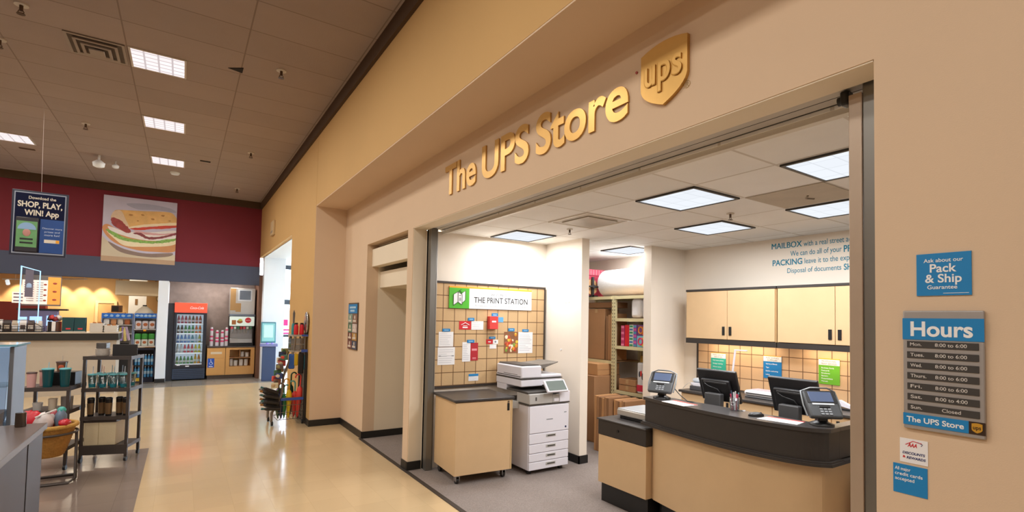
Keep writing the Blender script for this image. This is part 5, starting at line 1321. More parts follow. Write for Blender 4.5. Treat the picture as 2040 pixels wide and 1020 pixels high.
cup('mug', 'cream beaker in the middle of the lower rack shelf', on_left(.29, .10, .645), .036, .04, .125, mat('cream beaker', 'c2b49e', .4), None, None, cat='mug')
cup('mug', 'grey jug right of the cream beaker on the lower rack shelf', on_left(.40, .14, .645), .05, .055, .14, mat('grey jug', '77716b', .4), None, None, cat='mug')
# wicker basket on its stand
WICK = mat('woven wicker', 'a8742f', 0.75, var=.35, scale=22, bump=.9, bscale=45)
st = thing('basket_stand', 'dark metal stand under the wicker basket', 'stand', (-1.10, 6.86, .004), 0)
b = MB()
b.tube([(.23, -.02, .50), (.235, -.02, .02), (.20, -.16, .012), (-.20, -.16, .012), (-.235, -.02, .02), (-.23, -.02, .50)], .014, 8)
b.tube([(.235, -.02, .02), (.20, .16, .012), (-.20, .16, .012), (-.235, -.02, .02)], .014, 8)
b.tube([(.236 * cos(a), .236 * sin(a) , .50) for a in [2 * pi * i / 20 for i in range(20)]], .012, 6, True)
b.build('frame', GUN, st)
bs = thing('wicker_basket', 'deep round wicker basket of red and white gift bags beside the racks', 'basket', (-1.10, 6.86, .27), 0)
b = MB(); wv = [(.13 + (.092 * (i / 24) ** .8) + (.004 if i % 2 else -.002), .30 * i / 24) for i in range(25)]
b.lathe(wv + [(.205, .30), (.185, .16), (.14, .03), (.0, .028)], n=36); b.build('weave', WICK, bs)
b = MB(); b.tube([(.225 * cos(a), .225 * sin(a), .305) for a in [2 * pi * i / 28 for i in range(28)]], .022, 7, True); b.build('rim', mat('wicker rim', 'b98a3c', 0.7, var=.3, scale=30, bump=.8, bscale=60), bs)
giftc = [('red packet with green print at the left in the wicker basket', 'c9202e', (-.12, -.05, .37), (.11, .07, .10)), ('white and red striped packet in the middle of the wicker basket', 'd8ccc8', (-.01, -.09, .36), (.08, .06, .09)),
         ('dark red packet at the centre of the wicker basket', '9a2432', (.05, .03, .36), (.07, .06, .09)), ('blue grey packet with a teal cap in the wicker basket', '6d7f92', (.10, -.03, .37), (.055, .05, .10)),
         ('flat red packet at the right rim of the wicker basket', 'c2202e', (.14, -.09, .34), (.09, .05, .035))]
for i, (lb, c, p, s_) in enumerate(giftc):
    t = thing('gift_packet', lb, 'packet', (-1.10 + p[0], 6.86 + p[1], .27 + p[2]), .4 * i, 'gift packets in the wicker basket')
    b = MB(); b.blob((0, 0, 0), 1, 12, 8, squash=s_, wob=.16, seed=i + 3); b.build('wrap', mat('gift ' + c, c, 0.35, var=.25, scale=18), t)
    if i == 3: b = MB(); b.blob((.01, 0, .085), .038, 10, 7); b.build('cap', mat('teal cap', '3fa39a', .4), t)
    if i == 1: b = MB(); b.cbox(.0, -.02, .085, .17, .02, .012, .002, Matrix.Rotation(radians(-20), 3, 'Y')); b.build('stick', mat('pale stick', 'd9d4d0', .4), t)
    if i == 0: b = MB(); b.blob((.05, -.05, .0), .03, 8, 6, squash=(.6, .6, 1.4)); b.build('print', mat('dark green print', '2f5a48', .5), t)
# near counter and display case at the left edge
nc = thing('near_counter', 'slate grey service counter cut by the lower left corner', 'counter', (-.82, 5.10, 0.004), 0)
b = MB(); b.box(-1.9, -.02, -3.2, -.02, 0, .845); b.build('body', mat('slate counter panel', '55515a', 0.5, var=.05), nc)
b = MB()
for y in (-.46, -1.1, -1.8): b.box(-.022, -.016, y, y + .006, .03, .84)
b.build('panel_seams', BLACK_BASE, nc)
b = MB(); b.box(-1.9, .0, -3.2, .0, .85, .896, .004); b.build('top', mat('brown grey counter top', '665a54', 0.3, var=.06, scale=14), nc)
t = thing('steel_canister', 'small dark steel canister on the near counter corner', 'canister', (-.95, 5.00, .9005), 0)
b = MB(); b.lathe([(.030, 0), (.032, .01), (.030, .09), (.031, .10)], n=18); b.build('can', mat('dark brushed steel', '5a4f47', .3, metal=.7), t)
b = MB(); b.lathe([(.026, .1005), (.026, .103)], n=18); b.build('rim', CHROME, t)
dc = thing('display_case', 'glass refrigerated display case behind the near counter at the left edge', 'display case', (-2.66, 5.13, .004), 0)
STEELC = mat('grey case panel', '787d86', 0.4, metal=.3)
b = MB(); b.box(0, 1.60, 0, .46, 0, .86); b.build('base', mat('pale blue case base', '9fb0c2', .4), dc)
b = MB(); b.box(1.585, 1.61, .10, .46, .862, 1.46, .003); b.build('end_panel', STEELC, dc)
b = MB(); b.prism([(.02, .862), (.03, .862), (.13, 1.455), (.12, 1.455)], 0.0, 1.585, 'YZ'); b.build('front_glass', glass('case glass', (.82, .92, 1.0), .22), dc)
b = MB(); b.box(0, 1.63, .06, .47, 1.465, 1.48); b.build('top_glass', mat('cyan reflection glass', '7fc0dc', 0.1, spec=.8), dc)  # opaque cyan puts the sky-blue reflection into the glass colour
b = MB(); b.box(0, 1.58, .44, .46, .862, 1.46); b.build('back_panel', mat('glowing white case back', 'c5d6e8', .5, emit=.3), dc)  # emission here gives the bright window reflections of the case glass
b = MB(); b.box(0, 1.56, .16, .43, 1.15, 1.165); b.build('shelf', CLEAR, dc)
for i in range(4):
    t = thing('food_tray', 'dark food tray in the glass case, ' + ORD[i] + ' from the right', 'tray', (-1.24 - i * .28, 5.36, .868), 0, 'food trays in the case')
    b = MB(); b.mesh([(-.10, -.14, 0), (.10, -.14, 0), (.10, .14, 0), (-.10, .14, 0), (-.12, -.16, .09), (.12, -.16, .09), (.12, .16, .09), (-.12, .16, .09)], [(3, 2, 1, 0), (0, 1, 5, 4), (1, 2, 6, 5), (2, 3, 7, 6), (3, 0, 4, 7), (4, 5, 6, 7)]); b.build('tray', mat('charcoal tray', '3a3c44', .4), t)
    b = MB(); b.blob((0, 0, .09), .09, squash=(1, 1.4, .35), wob=.1, seed=i); b.build('food', mat('tray food %d' % (i % 2), ['c9a87a', 'b0604a'][i % 2], .6, var=.3, scale=20), t)
# ================================================================ drinks alcove
fr = thing('drinks_fridge', 'tall black drinks fridge with a glowing red header', 'fridge', (-.17, 15.47, .002), 0)
FB = mat('black fridge', '2a2f3a', .35, var=.08)
FW, FH = .71, 2.0
b = MB(); b.box(0, .04, 0, .70, .30, FH); b.box(FW - .04, FW, 0, .70, .30, FH); b.box(.04, FW - .04, .66, .70, .30, FH); b.box(.04, FW - .04, .0, .70, FH - .06, FH); b.box(.04, FW - .04, 0.0, .66, .30, .40); b.build('cabinet', FB, fr)
b = MB(); b.box(0, FW, 0, .70, .03, .30, .004); lo = b.build('grille_base', mat('slate fridge base', '3f4c61', .4), fr)
b = MB()
for i in range(5): b.box(.03, FW - .03, -.006, 0, .06 + i * .046, .075 + i * .046)
b.build('grille_slats', mat('dark slats', '232b38', .4), lo)
b = MB(); b.box(0, FW, -.035, .0, 1.75, FH, .006); hd = b.build('red_header', mat('glowing red header', 'f0442e', .4, emit=.75, var=.08), fr)
b = MB(); b.text('Coca-Cola', FW * .68, 1.845, .09, -.0355, .30, bold=.01, shear=.35); b.build('lettering', SIGN_WHITE, hd)
b = MB(); b.box(.0, .055, -.03, 0, .32, 1.75); b.box(FW - .075, FW, -.03, 0, .32, 1.75); b.box(.055, FW - .075, -.03, 0, 1.70, 1.75); b.box(.055, FW - .075, -.03, 0, .32, .38); dd = b.build('door', FB, fr)
b = MB(); b.box(.055, FW - .075, -.018, -.014, .38, 1.70); b.build('glass', glass('fridge glass', (.93, .97, 1), .04), dd)
b = MB(); b.box(.09, .16, -.04, -.03, .385, .415) ; b.box(.28, .36, -.034, -.03, .35, .38); b.build('sticker', PAPER, dd)
b = MB(); b.box(.045, .665, .655, .66, .40, 1.94); b.build('liner', mat('glowing fridge liner', 'a3b2ba', .5, emit=.5), fr)  # liner's own emission stands in for the fridge tubes
SHZ = (.42, .71, .965, 1.215, 1.465)
for z in SHZ:
    b = MB(); b.box(.045, FW - .045, .02, .64, z - .012, z); s_ = b.build('shelf', mat('white wire shelf', 'dfe6ea', .4), fr)
    b = MB(); b.box(.045, FW - .07, .012, .02, z - .03, z + .004); b.build('price_strip', mat('bright price strip', 'f0f4f6', .4, emit=.2), s_)
rows = [['3f9a5a'] * 5 + ['d8b23a', 'e0902a'], ['c7d2d4', 'd0d8da', 'd84a62', 'd6405a', 'd84a62', 'd8d23a', 'e6e02a'], ['4f7fc0', '4f8fd0', '5f8fd0', '6fa0d8', '4f9ab0', 'a9cbe0', 'b9c060'],
        ['3d3434', '3a3030', '2f8a50', '2f9a58', '349a58', 'e8702a', 'f07a24'], ['c05a78', 'c0486a', 'b04060', '9a7468', '4a6a50', 'b8604a', 'c0553a']]
rowname = ['bottom', 'fourth', 'third', 'second', 'top']
capc = ['e8e8e8', '2d2d30', 'd0303a']
for r_ in range(5):
    for i in range(7):
        x = -.17 + .095 + i * .079
        h = (.20, .22, .215, .21, .205)[r_]
        if r_ == 0 and i >= 5: h = .25
        b = MB(); b.lathe([(.028, 0), (.031, .015), (.031, h * .55), (.026, h * .66), (.013, h * .9), (.013, h * .94)], n=10)
        c = rows[r_][i]
        dark = {'4': '2d1a16', '3': '2a2420'}
        t = solo(b, 'drink_bottle', mat('drink ' + c, c, .2, spec=.6, var=.1), 'drink bottle on the ' + rowname[r_] + ' shelf of the red-topped fridge, ' + ORD[i] + ' from the left', 'bottle', (x, 15.545, .002 + SHZ[r_] + .0015), 0, 'bottles on the ' + rowname[r_] + ' fridge shelf')
        b = MB(); b.cyl((0, 0, h * .94), (0, 0, h), .0145, n=10); b.build('cap', mat('cap ' + capc[(r_ + i) % 3], capc[(r_ + i) % 3], .4), t)
        lb = ['d8e0d0', 'f0f0f0', 'dce8f4', 'e8e8e0', 'f0d8dc'][r_]
        b = MB(); b.lathe([(.0322, h * .22), (.0322, h * .46)], n=10); b.build('label_band', mat('bottle label ' + lb, lb, .5), t)
b = MB(); b.box(.02, .15, 0, .72, 0, 1.98)
solo(b, 'filler_panel', mat('matt black panel', '26262a', .6), 'plain black panel between the white post and the drinks fridge', 'panel', (-.325, 15.46, .002))

# counter with cups, cubby and sign
dk = thing('drinks_counter', 'maple drinks counter with an open cubby and dark top in the alcove', 'counter', (.58, 15.47, .002), 0)
DW = 1.12
ORL = mat('orange maple laminate', 'dba45f', .45, var=.06, scale=5)
b = MB(); b.box(0, .42, 0, .68, .10, .83); b.build('left_cabinet', ORL, dk)
b = MB(); b.box(.0, .40, -.012, 0, .55, .82, .002); d1 = b.build('flap_door', ORL, dk)
b = MB(); b.box(.08, .34, -.0125, -.012, .66, .72); b.build('worn_mark', mat('pale worn laminate', 'e6d3b5', .5), d1)
b = MB(); b.box(.0, .40, -.012, 0, .12, .545, .002); b.build('door', ORL, dk)
b = MB(); b.box(.43, .52, 0, .68, .10, .83); b.box(1.03, DW, 0, .68, .10, .83); b.box(.52, 1.03, 0, .68, .10, .32); b.box(.52, 1.03, 0, .68, .77, .83); b.box(.52, 1.03, .40, .68, .32, .77); b.build('right_cabinet', ORL, dk)
b = MB(); b.box(.52, 1.03, .02, .40, .545, .56); b.box(.76, .775, .02, .40, .56, .77); b.build('cubby_shelf', mat('tan cubby shelf', 'a9794a', .5), dk)
b = MB(); b.box(.02, DW - .02, .03, .66, 0, .10); b.build('toe_kick', mat('brown toe kick', '54443a', .5), dk)
b = MB(); b.box(-.01, DW + .01, -.03, .70, .835, .87, .004); b.build('top', mat('dark drinks top', '4a4140', .35), dk)
b = MB(); b.box(0, .15, -.003, 0, 0, .24); s_ = solo(b, 'access_sign', mat('access blue', '1f55c0', .45), 'blue wheelchair access sign on the drinks counter door', 'sign', (.60, 15.457, .31))
b = MB(); Y = -.0032
b.prism([(.07 + .012 * cos(a), .20 + .012 * sin(a)) for a in [2 * pi * i / 12 for i in range(12)]], Y, -.003)
b.tube([(.07, Y, .18), (.072, Y, .135), (.105, Y, .13), (.115, Y, .09)], .007, 5); b.tube([(.072, Y, .155), (.098, Y, .155)], .005, 5)
b.tube([(.075 + .035 * cos(a), Y, .11 + .035 * sin(a)) for a in [radians(130 + 22 * i) for i in range(11)]], .005, 5)
b.box(.03, .12, Y, -.003, .02, .04); b.build('symbol', SIGN_WHITE, s_)
LIDW = mat('pale plastic lids', 'd3ccc4', .4, var=.15, scale=20)
for i, (x, z, h) in enumerate(((1.16, .325, .20), (1.27, .325, .15), (1.40, .325, .18), (1.52, .325, .18), (1.42, .5665, .14), (1.54, .5665, .12))):
    b = MB(); pr = []
    n = 6
    for q in range(n): pr += [(.046, h * q / n), (.052, h * (q + .5) / n)]
    b.lathe(pr + [(.046, h)], n=12)
    solo(b, 'lid_stack', LIDW, 'sleeve of pale cup lids in the counter cubby, ' + ('lower row, ' + ORD[i] if i < 4 else 'upper shelf, ' + ORD[i - 4]) + ' from the left', 'lids', (x - .01, 15.62, .002 + z), 0, 'cup lids in the cubby')
for i, (x, h) in enumerate(((.67, .50), (.80, .42), (.92, .42), (1.02, .50))):
    t = thing('cup_stack', 'tall stack of pink and white paper cups on the drinks counter, ' + ORD[i] + ' from the left', 'cups', (x, 15.60, .8735), 0, 'paper cup stacks')
    b = MB(); n = 9; pr = []
    for q in range(n): pr += [(.044 - .012 * q / n, h * .75 * q / n), (.047 - .012 * q / n, h * .75 * (q + .2) / n)]
    pr += [(.036, h * .76), (.026, h)]
    b.lathe(pr, n=14); b.build('cups', mat('paper cup white', 'e6e0e6', .5), t)
    b = MB()
    for q in range(3):
        zz = h * (.70 - .2 * q) if q else h * .86
        rr = .0345 if q == 0 else .044 - .012 * (zz / (h * .75)) + .003
        b.lathe([(rr + .0015, zz - .022), (rr + .0005, zz + .022)], n=14)
    b.build('pink_print', mat('cup print %d' % (i % 2), ['d84a78', 'd8603a'][1 if i == 3 else 0], .5), t)
so = thing('soda_dispenser', 'steel soda dispenser with a lit picture panel on the drinks counter', 'drinks dispenser', (1.07, 15.56, .8735), 0)
STL = mat('brushed dispenser steel', 'a9a5a3', .3, metal=.7, var=.1)
b = MB(); b.box(0, .60, .02, .45, 0, .80, .008); b.build('body', mat('black dispenser body', '2a2624', .4), so)
b = MB(); b.box(.02, .56, -.10, .02, .08, .20, .01); b.build('drip_tray', STL, so)
b = MB(); b.box(.03, .56, .0, .02, .20, .46); b.build('splash_panel', mat('grey splash panel', '8f8a88', .35, metal=.4), so)
b = MB(); b.box(.0, .60, -.10, .02, .54, .80, .02); pp = b.build('picture_panel', mat('lit pale panel', 'd0dcd2', .4, emit=.25), so)
b = MB(); b.cyl((.44, -.101, .70), (.44, -.104, .70), .075, n=20); b.build('red_disc', RED, pp)
b = MB(); b.text('Coca-Cola', .44, .688, .03, -.1042, .12, bold=.01, shear=.35); b.build('disc_lettering', SIGN_WHITE, pp)
b = MB(); b.box(.05, .15, -.103, -.10, .58, .70); b.blob((.24, -.102, .66), .07, squash=(1, .05, .7)); b.build('drink_picture', mat('amber drink print', 'b0703a', .5, var=.3, scale=14), pp)
b = MB(); b.blob((.25, -.103, .70), .05, squash=(1, .06, .7)); b.build('lime_print', mat('lime drink print', 'c8d060', .5), pp)
for i in range(7):
    x = .06 + i * .075
    b = MB(); b.cyl((x, -.03, .34), (x, -.03, .47), .016, n=10); v = b.build('nozzle', STL, so)
    b = MB(); b.box(x - .028, x + .028, -.07, -.05, .46, .52, .004); b.build('brand_tab', mat('tab %d' % (i % 4), ['d84a5a', 'd0d8d0', '3f7a50', 'b02a2a'][i % 4], .4), v)
b = MB(); b.box(-.01, .61, -.11, .02, .80, .86, .01); b.build('cap_rail', mat('grey blue cap', '6d7886', .4), so)
ic = thing('ice_bin', 'tall steel ice machine with a grey window above the soda dispenser', 'ice machine', (1.075, 15.58, 1.7355), 0)
b = MB(); b.box(0, .60, 0, .42, 0, .715, .006); b.build('cabinet', mat('pale ice steel', 'c4beb6', .35, metal=.4), ic)
b = MB(); b.box(.18, .52, -.006, 0, .36, .68); f_ = b.build('window_frame', mat('white ice frame', 'd9dde0', .4), ic)
b = MB(); b.box(.22, .49, -.008, -.006, .40, .65); b.build('pane', mat('grey ice pane', '68707c', .15, spec=.7), f_)
b = MB(); b.box(.0, .13, -.004, 0, .10, .70); b.box(.13, .26, -.004, 0, .06, .30); b.build('painted_tan_reflection', mat('tan ice reflection', 'b88f5a', .4), ic)  # tan reflection on the steel front, put into the colour
# kiosk in front of the lobby
ki = thing('kiosk', 'blue information kiosk with a tilted teal framed screen at the lobby edge', 'kiosk', (1.92, 14.55, .002), radians(-6))
KB = mat('kiosk blue', '3a4c70', .4, var=.05)
b = MB(); b.box(-.14, .18, -.05, .22, 0, .95, .01); b.build('pedestal', KB, ki)
b = MB(); b.box(-.2, .22, -.10, .25, .90, .97, .01); b.build('ledge', mat('kiosk violet ledge', '7f86b8', .4), ki)
R = Matrix.Rotation(radians(-14), 3, 'X')
b = MB(); b.cbox(-.01, .02, 1.27, .36, .05, .56, .015, R); s_ = b.build('screen_frame', mat('teal grey frame', '4f8a98', .35), ki)
b = MB(); b.cbox(-.01, -.007, 1.275, .30, .004, .48, 0, R); s2 = b.build('screen', mat('pale teal screen', '86c4c8', .3, emit=.12), s_)
b = MB(); b.cbox(-.01, -.010, 1.30, .22, .002, .34, 0, R); b.build('page', mat('screen page', 'b9dede', .4, emit=.12), s2)
b = MB(); b.cyl((-.03, -.08, .97), (-.03, -.08, 1.0), .035); b.cyl((.09, -.08, .97), (.09, -.08, 1.0), .03); b.build('buttons', mat('violet buttons', '8a7ad0', .3, emit=.3), ki)
# pink notices on the lobby glass
for lb, x0, x1, z0, z1 in (('upper pink notice on the lobby glass', 2.60, 2.76, 1.40, 1.60), ('lower pink and white notice on the lobby glass', 2.52, 2.80, 1.135, 1.30)):
    r = thing('window_notice', lb, 'notice', ((x0 + x1) / 2, 16.895, z0), 0, 'pink notices on the lobby glass')
    w = (x1 - x0) / 2
    b = MB(); b.box(-w, w, -.003, 0, 0, z1 - z0); b.build('sheet', mat('hot pink paper', 'e0307a', .6), r)
    if x0 < 2.55: b = MB(); b.box(-w * .8, w, -.004, -.003, (z1 - z0) * .35, (z1 - z0) * .7); b.build('white_band', PAPER, r)

# ================================================================ umbrella and travel goods cart by the ochre wall
uc = thing('goods_cart', 'wheeled steel goods cart crammed with umbrellas against the ochre wall', 'cart', (1.20, 8.62, .004), 0)
TUBE = mat('worn steel tube', '8d857c', .35, metal=.6)
b = MB()
for y in (0.02, .42):
    b.tube([(.02, y, .06), (.02, y, .20), (.10, y, .34), (.16, y, .50), (.17, y, .75), (.24, y, .98), (.31, y, 1.16), (.33, y, 1.42)], .019, 8)
    b.tube([(.475, y, .05), (.475, y, 1.42)], .012, 7)
b.build('tube_frame', TUBE, uc)
b = MB(); b.box(.484, .513, -.03, .46, .05, 1.14, .003); b.build('side_board', mat('black side board', '241f1c', .5), uc)
b = MB()
for z in (.09, .2, .31, .42):
    b.tube([(.10, 0.0, z), (.475, 0.0, z), (.475, .44, z), (.10, .44, z)], .006 if z < .42 else .012, 5, True)
for i in range(9):
    b.tube([(.10 + i * .045, 0, .09), (.10 + i * .045, 0, .42)], .0035, 4); b.tube([(.10 + i * .045, .44, .09), (.10 + i * .045, .44, .42)], .0035, 4)
for i in range(8): b.tube([(.10 + i * .05, 0, .09), (.10 + i * .05, .44, .09)], .0035, 4)
b.build('wire_basket', TUBE, uc)
b = MB(); b.box(.14, .48, -.012, 0.0, .385, .425, .002); b.build('blue_rail', mat('blue plastic rail', '3a57a8', .4), uc)
b = MB(); b.box(.26, .515, 0.0, .45, 1.15, 1.17, .002); b.box(.40, .515, -.006, 0, 1.15, 1.185); b.build('tray', mat('pale steel tray', 'b3aea6', .4, metal=.4), uc)
b = MB(); b.box(.29, .515, -.006, .45, 1.395, 1.425, .002); b.build('top_shelf', mat('pale steel tray', 'b3aea6', .4, metal=.4), uc)
b = MB(); b.box(.42, .515, -.012, -.006, 1.145, 1.19); b.box(.42, .515, -.012, -.006, 1.40, 1.43); b.build('blue_label_strip', mat('blue plastic rail', '3a57a8', .4), uc)
for x, y in ((.03, .02), (.03, .42), (.475, .02), (.475, .42)):
    b = MB(); b.cyl((x - .015, y, .035), (x + .015, y, .035), .035, n=16); b.build('wheel', BLK, uc)
def umbrella(label, x, y, z, h, r, m, hm, lean=0.0, hook=1):
    r *= 1.12
    t = thing('umbrella', label, 'umbrella', (1.20 + x, 8.62 + y, .004 + z), 0, 'umbrellas in the goods cart')
    L = Matrix.Rotation(lean, 4, 'Y')
    b = MB(); b.xf = L; b.lathe([(.006, 0), (r * .5, .06), (r, h * .55), (r * .8, h * .66), (.012, h * .72)], n=10); b.build('canopy', m, t)
    b = MB(); b.xf = L
    b.tube([(0, 0, h * .70), (0, 0, h * .92)] + [(hook * (.04 - .04 * cos(a)), 0, h * .92 + .045 * sin(a)) for a in [radians(25 * i) for i in range(1, 9)]], .012, 7); b.build('handle', hm, t)
uy = mat('yellow umbrella', 'e8c81a', .5); ur = mat('coral red umbrella', 'e0443a', .5); ug = mat('green umbrella', '2f9a60', .5); un = mat('navy umbrella', '1f2d5a', .5); up = mat('purple umbrella', '7d5a98', .5); ut = mat('teal umbrella handle', '5fb0a8', .4)
umbrella('yellow umbrella with an orange hook handle in the goods cart', .27, .06, .095, .63, .042, uy, mat('amber handle', 'f0a81a', .4), 0, -1)
umbrella('coral red umbrella at the right of the goods cart', .405, .07, .095, .70, .046, ur, mat('coral handle', 'e0443a', .4), .06, -1)
umbrella('bright green umbrella left of the yellow one in the goods cart', .215, .10, .095, .52, .040, ug, ut, -.03, 1)
umbrella('navy umbrella leaning left in the goods cart', .165, .05, .095, .56, .042, un, mat('dark handle', '2b2f3f', .4), -.10, 1)
umbrella('purple umbrella with a violet hook in the goods cart', .185, .16, .095, .68, .042, up, mat('violet handle', '8a6aa8', .4), -.12, -1)
umbrella('green and black patterned umbrella at the left of the goods cart', .125, .10, .095, .46, .040, mat('patterned green umbrella', '2a6a48', .5, var=.8, scale=26), mat('lime handle', '5fa03a', .4), -.04, 1)
umbrella('small coral umbrella with a teal handle beside the red one in the goods cart', .36, .13, .095, .58, .044, ur, ut, .02, -1)
umbrella('dark green umbrella behind the yellow one in the goods cart', .31, .22, .095, .72, .042, mat('bottle green umbrella', '1f4a38', .5), mat('dark green handle', '24503a', .4), .02, 1)
# folded dark umbrellas sticking out at the front
for i in range(10):
    z = .27 + .028 * i
    x0 = 1.33 - .004 * i; y = 8.59 + .045 * (i % 3)
    b = MB(); p0 = Vector((x0, y, z)); d_ = Vector((-1, -.15 + .12 * (i % 3), .10 + .03 * i + .06 * (i % 2))).normalized()
    b.cyl(p0, p0 + d_ * .20, .026, .026, 9); b.cyl(p0 + d_ * .20, p0 + d_ * .235, .026, .012, n=9)
    t = solo(b, 'folded_umbrella', mat('black umbrella cloth', '221d1a', .55, var=.2), 'dark folded umbrella poking out of the cart front, ' + ORD[i] + ' from the bottom', 'umbrella', group='dark folded umbrellas at the cart front')
    b = MB(); b.cyl(p0 + d_ * .235, p0 + d_ * .275, .016, n=8); b.build('handle', mat('umbrella grip %d' % (i % 3), ['3d6a6a', 'a8743a', '8d8a86'][i % 3], .4), t)
# packs hanging along the sloping front
hc = ['cdbf9a', '8a5a4a', 'd84a3a', '2b3a6a', '3a6a3f', 'c9a77a', '5a4a44', 'b03a3a', 'd8c8b0', '486a58', '30303a', '8f8a5a']
for i in range(12):
    z = .60 + .048 * i; x = 1.245 + .010 * i + .03 * (i % 2); y = 8.57 + .05 * (i % 3)
    t = thing('hanging_pack', 'small hanging pack on the sloping cart front, ' + (ORD[i] if i < 10 else ['eleventh', 'twelfth'][i - 10]) + ' from the bottom', 'pack', (x, y, z), .3 * (i % 3) - .3, 'hanging packs on the cart front')
    b = MB(); b.box(-.055, .05, -.02, .02, 0, .085, .008); b.build('pack', mat('pack ' + hc[i], hc[i], .5, var=.35, scale=30), t)
    b = MB(); b.blob((-.02, -.019, .045), .03, 8, 6, squash=(1.1, .12, .9), wob=.2, seed=i); b.build('print', mat('pack ' + hc[(i + 5) % 12], hc[(i + 5) % 12], .5, var=.35, scale=30), t)
# hanging gloves and bags under the tray
for lb, x, z0, z1, w, c in (('blue glove hanging under the cart tray', .285, .88, 1.12, .045, '2f5fae'), ('yellow glove hanging right of the blue glove', .345, .93, 1.12, .035, 'c9a81a'), ('black bag hanging at the right under the cart tray', .425, .80, 1.13, .04, '1a1718'), ('dark teal bag hanging at the side board under the tray', .474, .86, 1.10, .009, '2a5a64')):
    b = MB(); b.box(x - w, x + w, .0, .05, z0, z1, .016); b.tube([(x, .025, z1), (x, .025, 1.145)], .004, 5)
    solo(b, 'hanging_bag', mat('hang ' + c, c, .6, var=.2), lb, 'bag', (1.20, 8.62, .004), 0, 'goods hanging under the cart tray')
# boxes on the tray and goods on the top shelf
t = thing('clear_boxes', 'clear plastic box of small goods on the cart tray', 'box', (1.465, 8.64, 1.1755), 0)
b = MB(); b.box(0, .21, 0, .3, 0, .20, .004); b.build('box', glass('smoky box', (.75, .72, .68), .15), t)
b = MB()
for i in range(6): b.mi = i % 3; b.box(.012 + .07 * (i % 3), .07 + .07 * (i % 3), .01, .1, .01 + .095 * (i // 3), .09 + .095 * (i // 3), .004)
b.build('goods', [mat('goods %s' % c, c, .5, var=.3, scale=30) for c in ('7d7468', 'b8b0a6', '6a5c50')], t)
for i in range(2):
    t = thing('red_bottle', ('left' if i == 0 else 'right') + ' of two bright red flasks on the cart top shelf', 'flask', (1.54 + i * .083, 8.66, 1.431), 0, 'red flasks on the goods cart')
    b = MB(); b.lathe([(.032, 0), (.036, .02), (.034, .13), (.022, .165)], n=14); b.build('flask', RED, t)
    b = MB(); b.cyl((0, 0, .165), (0, 0, .19), .024); b.build('cap', BLK, t)
t = thing('teal_flask', 'teal and grey flask at the left of the cart top shelf', 'flask', (1.505, 8.70, 1.431), 0)
b = MB(); b.lathe([(.026, 0), (.03, .02), (.028, .14), (.02, .18)], n=12); b.build('flask', mat('teal flask', '2f8a90', .4), t)
b = MB(); b.prism([(-.012, .18), (.012, .18), (.02, .34), (.0, .40), (-.015, .34)], -.01, .01); b.build('blade', mat('grey rubber', '6a6662', .4), t)
t = thing('steel_pan', 'upright oval steel pan at the right of the cart top shelf', 'pan', (1.69, 8.66, 1.431), 0)
b = MB(); b.xf = Matrix.Translation((0, 0, .19)); b.blob((0, 0, 0), 1, 16, 10, squash=(.03, .12, .185)); b.build('pan', mat('bright steel', 'b9bcc0', .2, metal=.9), t)
b = MB(); b.box(-.02, .02, -.05, .05, 0, .03, .004); b.build('stand', BLK, t)
t = thing('black_flask', 'black flask between the red flasks and the steel pan', 'flask', (1.655, 8.82, 1.431), 0)
b = MB(); b.lathe([(.034, 0), (.036, .15), (.02, .18)], n=12); b.build('flask', BLK, t)
# ================================================================ overhead things and pictures
# hanging app poster
hp = thing('hanging_poster', 'dark blue hanging poster reading Download the Shop, Play, Win! App', 'poster', (-1.815, 10.0, 2.54), 0)
b = MB(); b.box(-.31, .31, 0, .025, 0, .955, .003); b.build('frame', mat('dark poster frame', '1d2238', .4), hp)
b = MB(); b.box(-.285, .285, -.003, 0, .025, .93); b.build('silver_edge', mat('silver poster edge', '9aa3b5', .4), hp)
b = MB(); b.box(-.272, .272, -.005, -.003, .045, .915); pn = b.build('navy_panel', mat('poster navy', '121736', .7, spec=.15), hp)
b = MB(); b.box(0.01, .272, -.006, -.005, .05, .55); b.build('blue_panel', mat('poster blue', '15478f', .45, var=.3, scale=3), pn)
b = MB(); Y = -.0062
b.text('Download the', 0.02, .835, .06, Y, .30, bold=.015); b.text('SHOP, PLAY,', 0, .715, .115, Y, .49, bold=.03); b.text('WIN! App', .02, .595, .115, Y, .38, bold=.03); b.build('heading', mat('poster cream', 'e4dccb', .5), hp)
b = MB(); b.text('Discover more', .145, .405, .035, Y, .22, bold=.012); b.text('prizes and', .145, .355, .035, Y, .17, bold=.012); b.text('more fun!', .145, .305, .04, Y, .17, bold=.014); b.build('side_lettering', mat('poster pale blue', 'b7c6e2', .5), hp)
b = MB(); b.box(.06, .23, -.0075, -.006, .20, .25); bt = b.build('button', mat('poster cream', 'e4dccb', .5), hp)
b = MB(); b.box(.19, .228, -.0085, -.0075, .203, .247); b.build('gold_end', mat('orange print', 'f2a81d', .5), bt)
b = MB(); b.box(-.255, -.005, -.02, -.006, .05, .56, .012); ph_ = b.build('phone', mat('poster phone dark', '2b2730', .35), hp)
b = MB(); b.box(-.243, -.018, -.0215, -.02, .12, .50); sc_ = b.build('phone_screen', mat('phone screen green', '6aa36a', .4, var=.35, scale=7), ph_)
b = MB(); b.prism([(-.13 + .10 * cos(a), .38 + .10 * sin(a)) for a in [pi * i / 12 for i in range(13)]], -.0215, -.0225); b.build('sky_arc', mat('phone screen blue', '8fb4dc', .4), sc_)
b = MB(); b.box(-.20, -.06, -.023, -.0215, .225, .25); b.box(-.20, -.06, -.023, -.0215, .17, .195); b.build('dark_buttons', BLK, sc_)
b = MB(); b.blob((-.13, -.0215, .33), .045, squash=(1, .06, 1.2)); b.build('picture_spot', mat('dusky pink print', 'c08a80', .5), sc_)
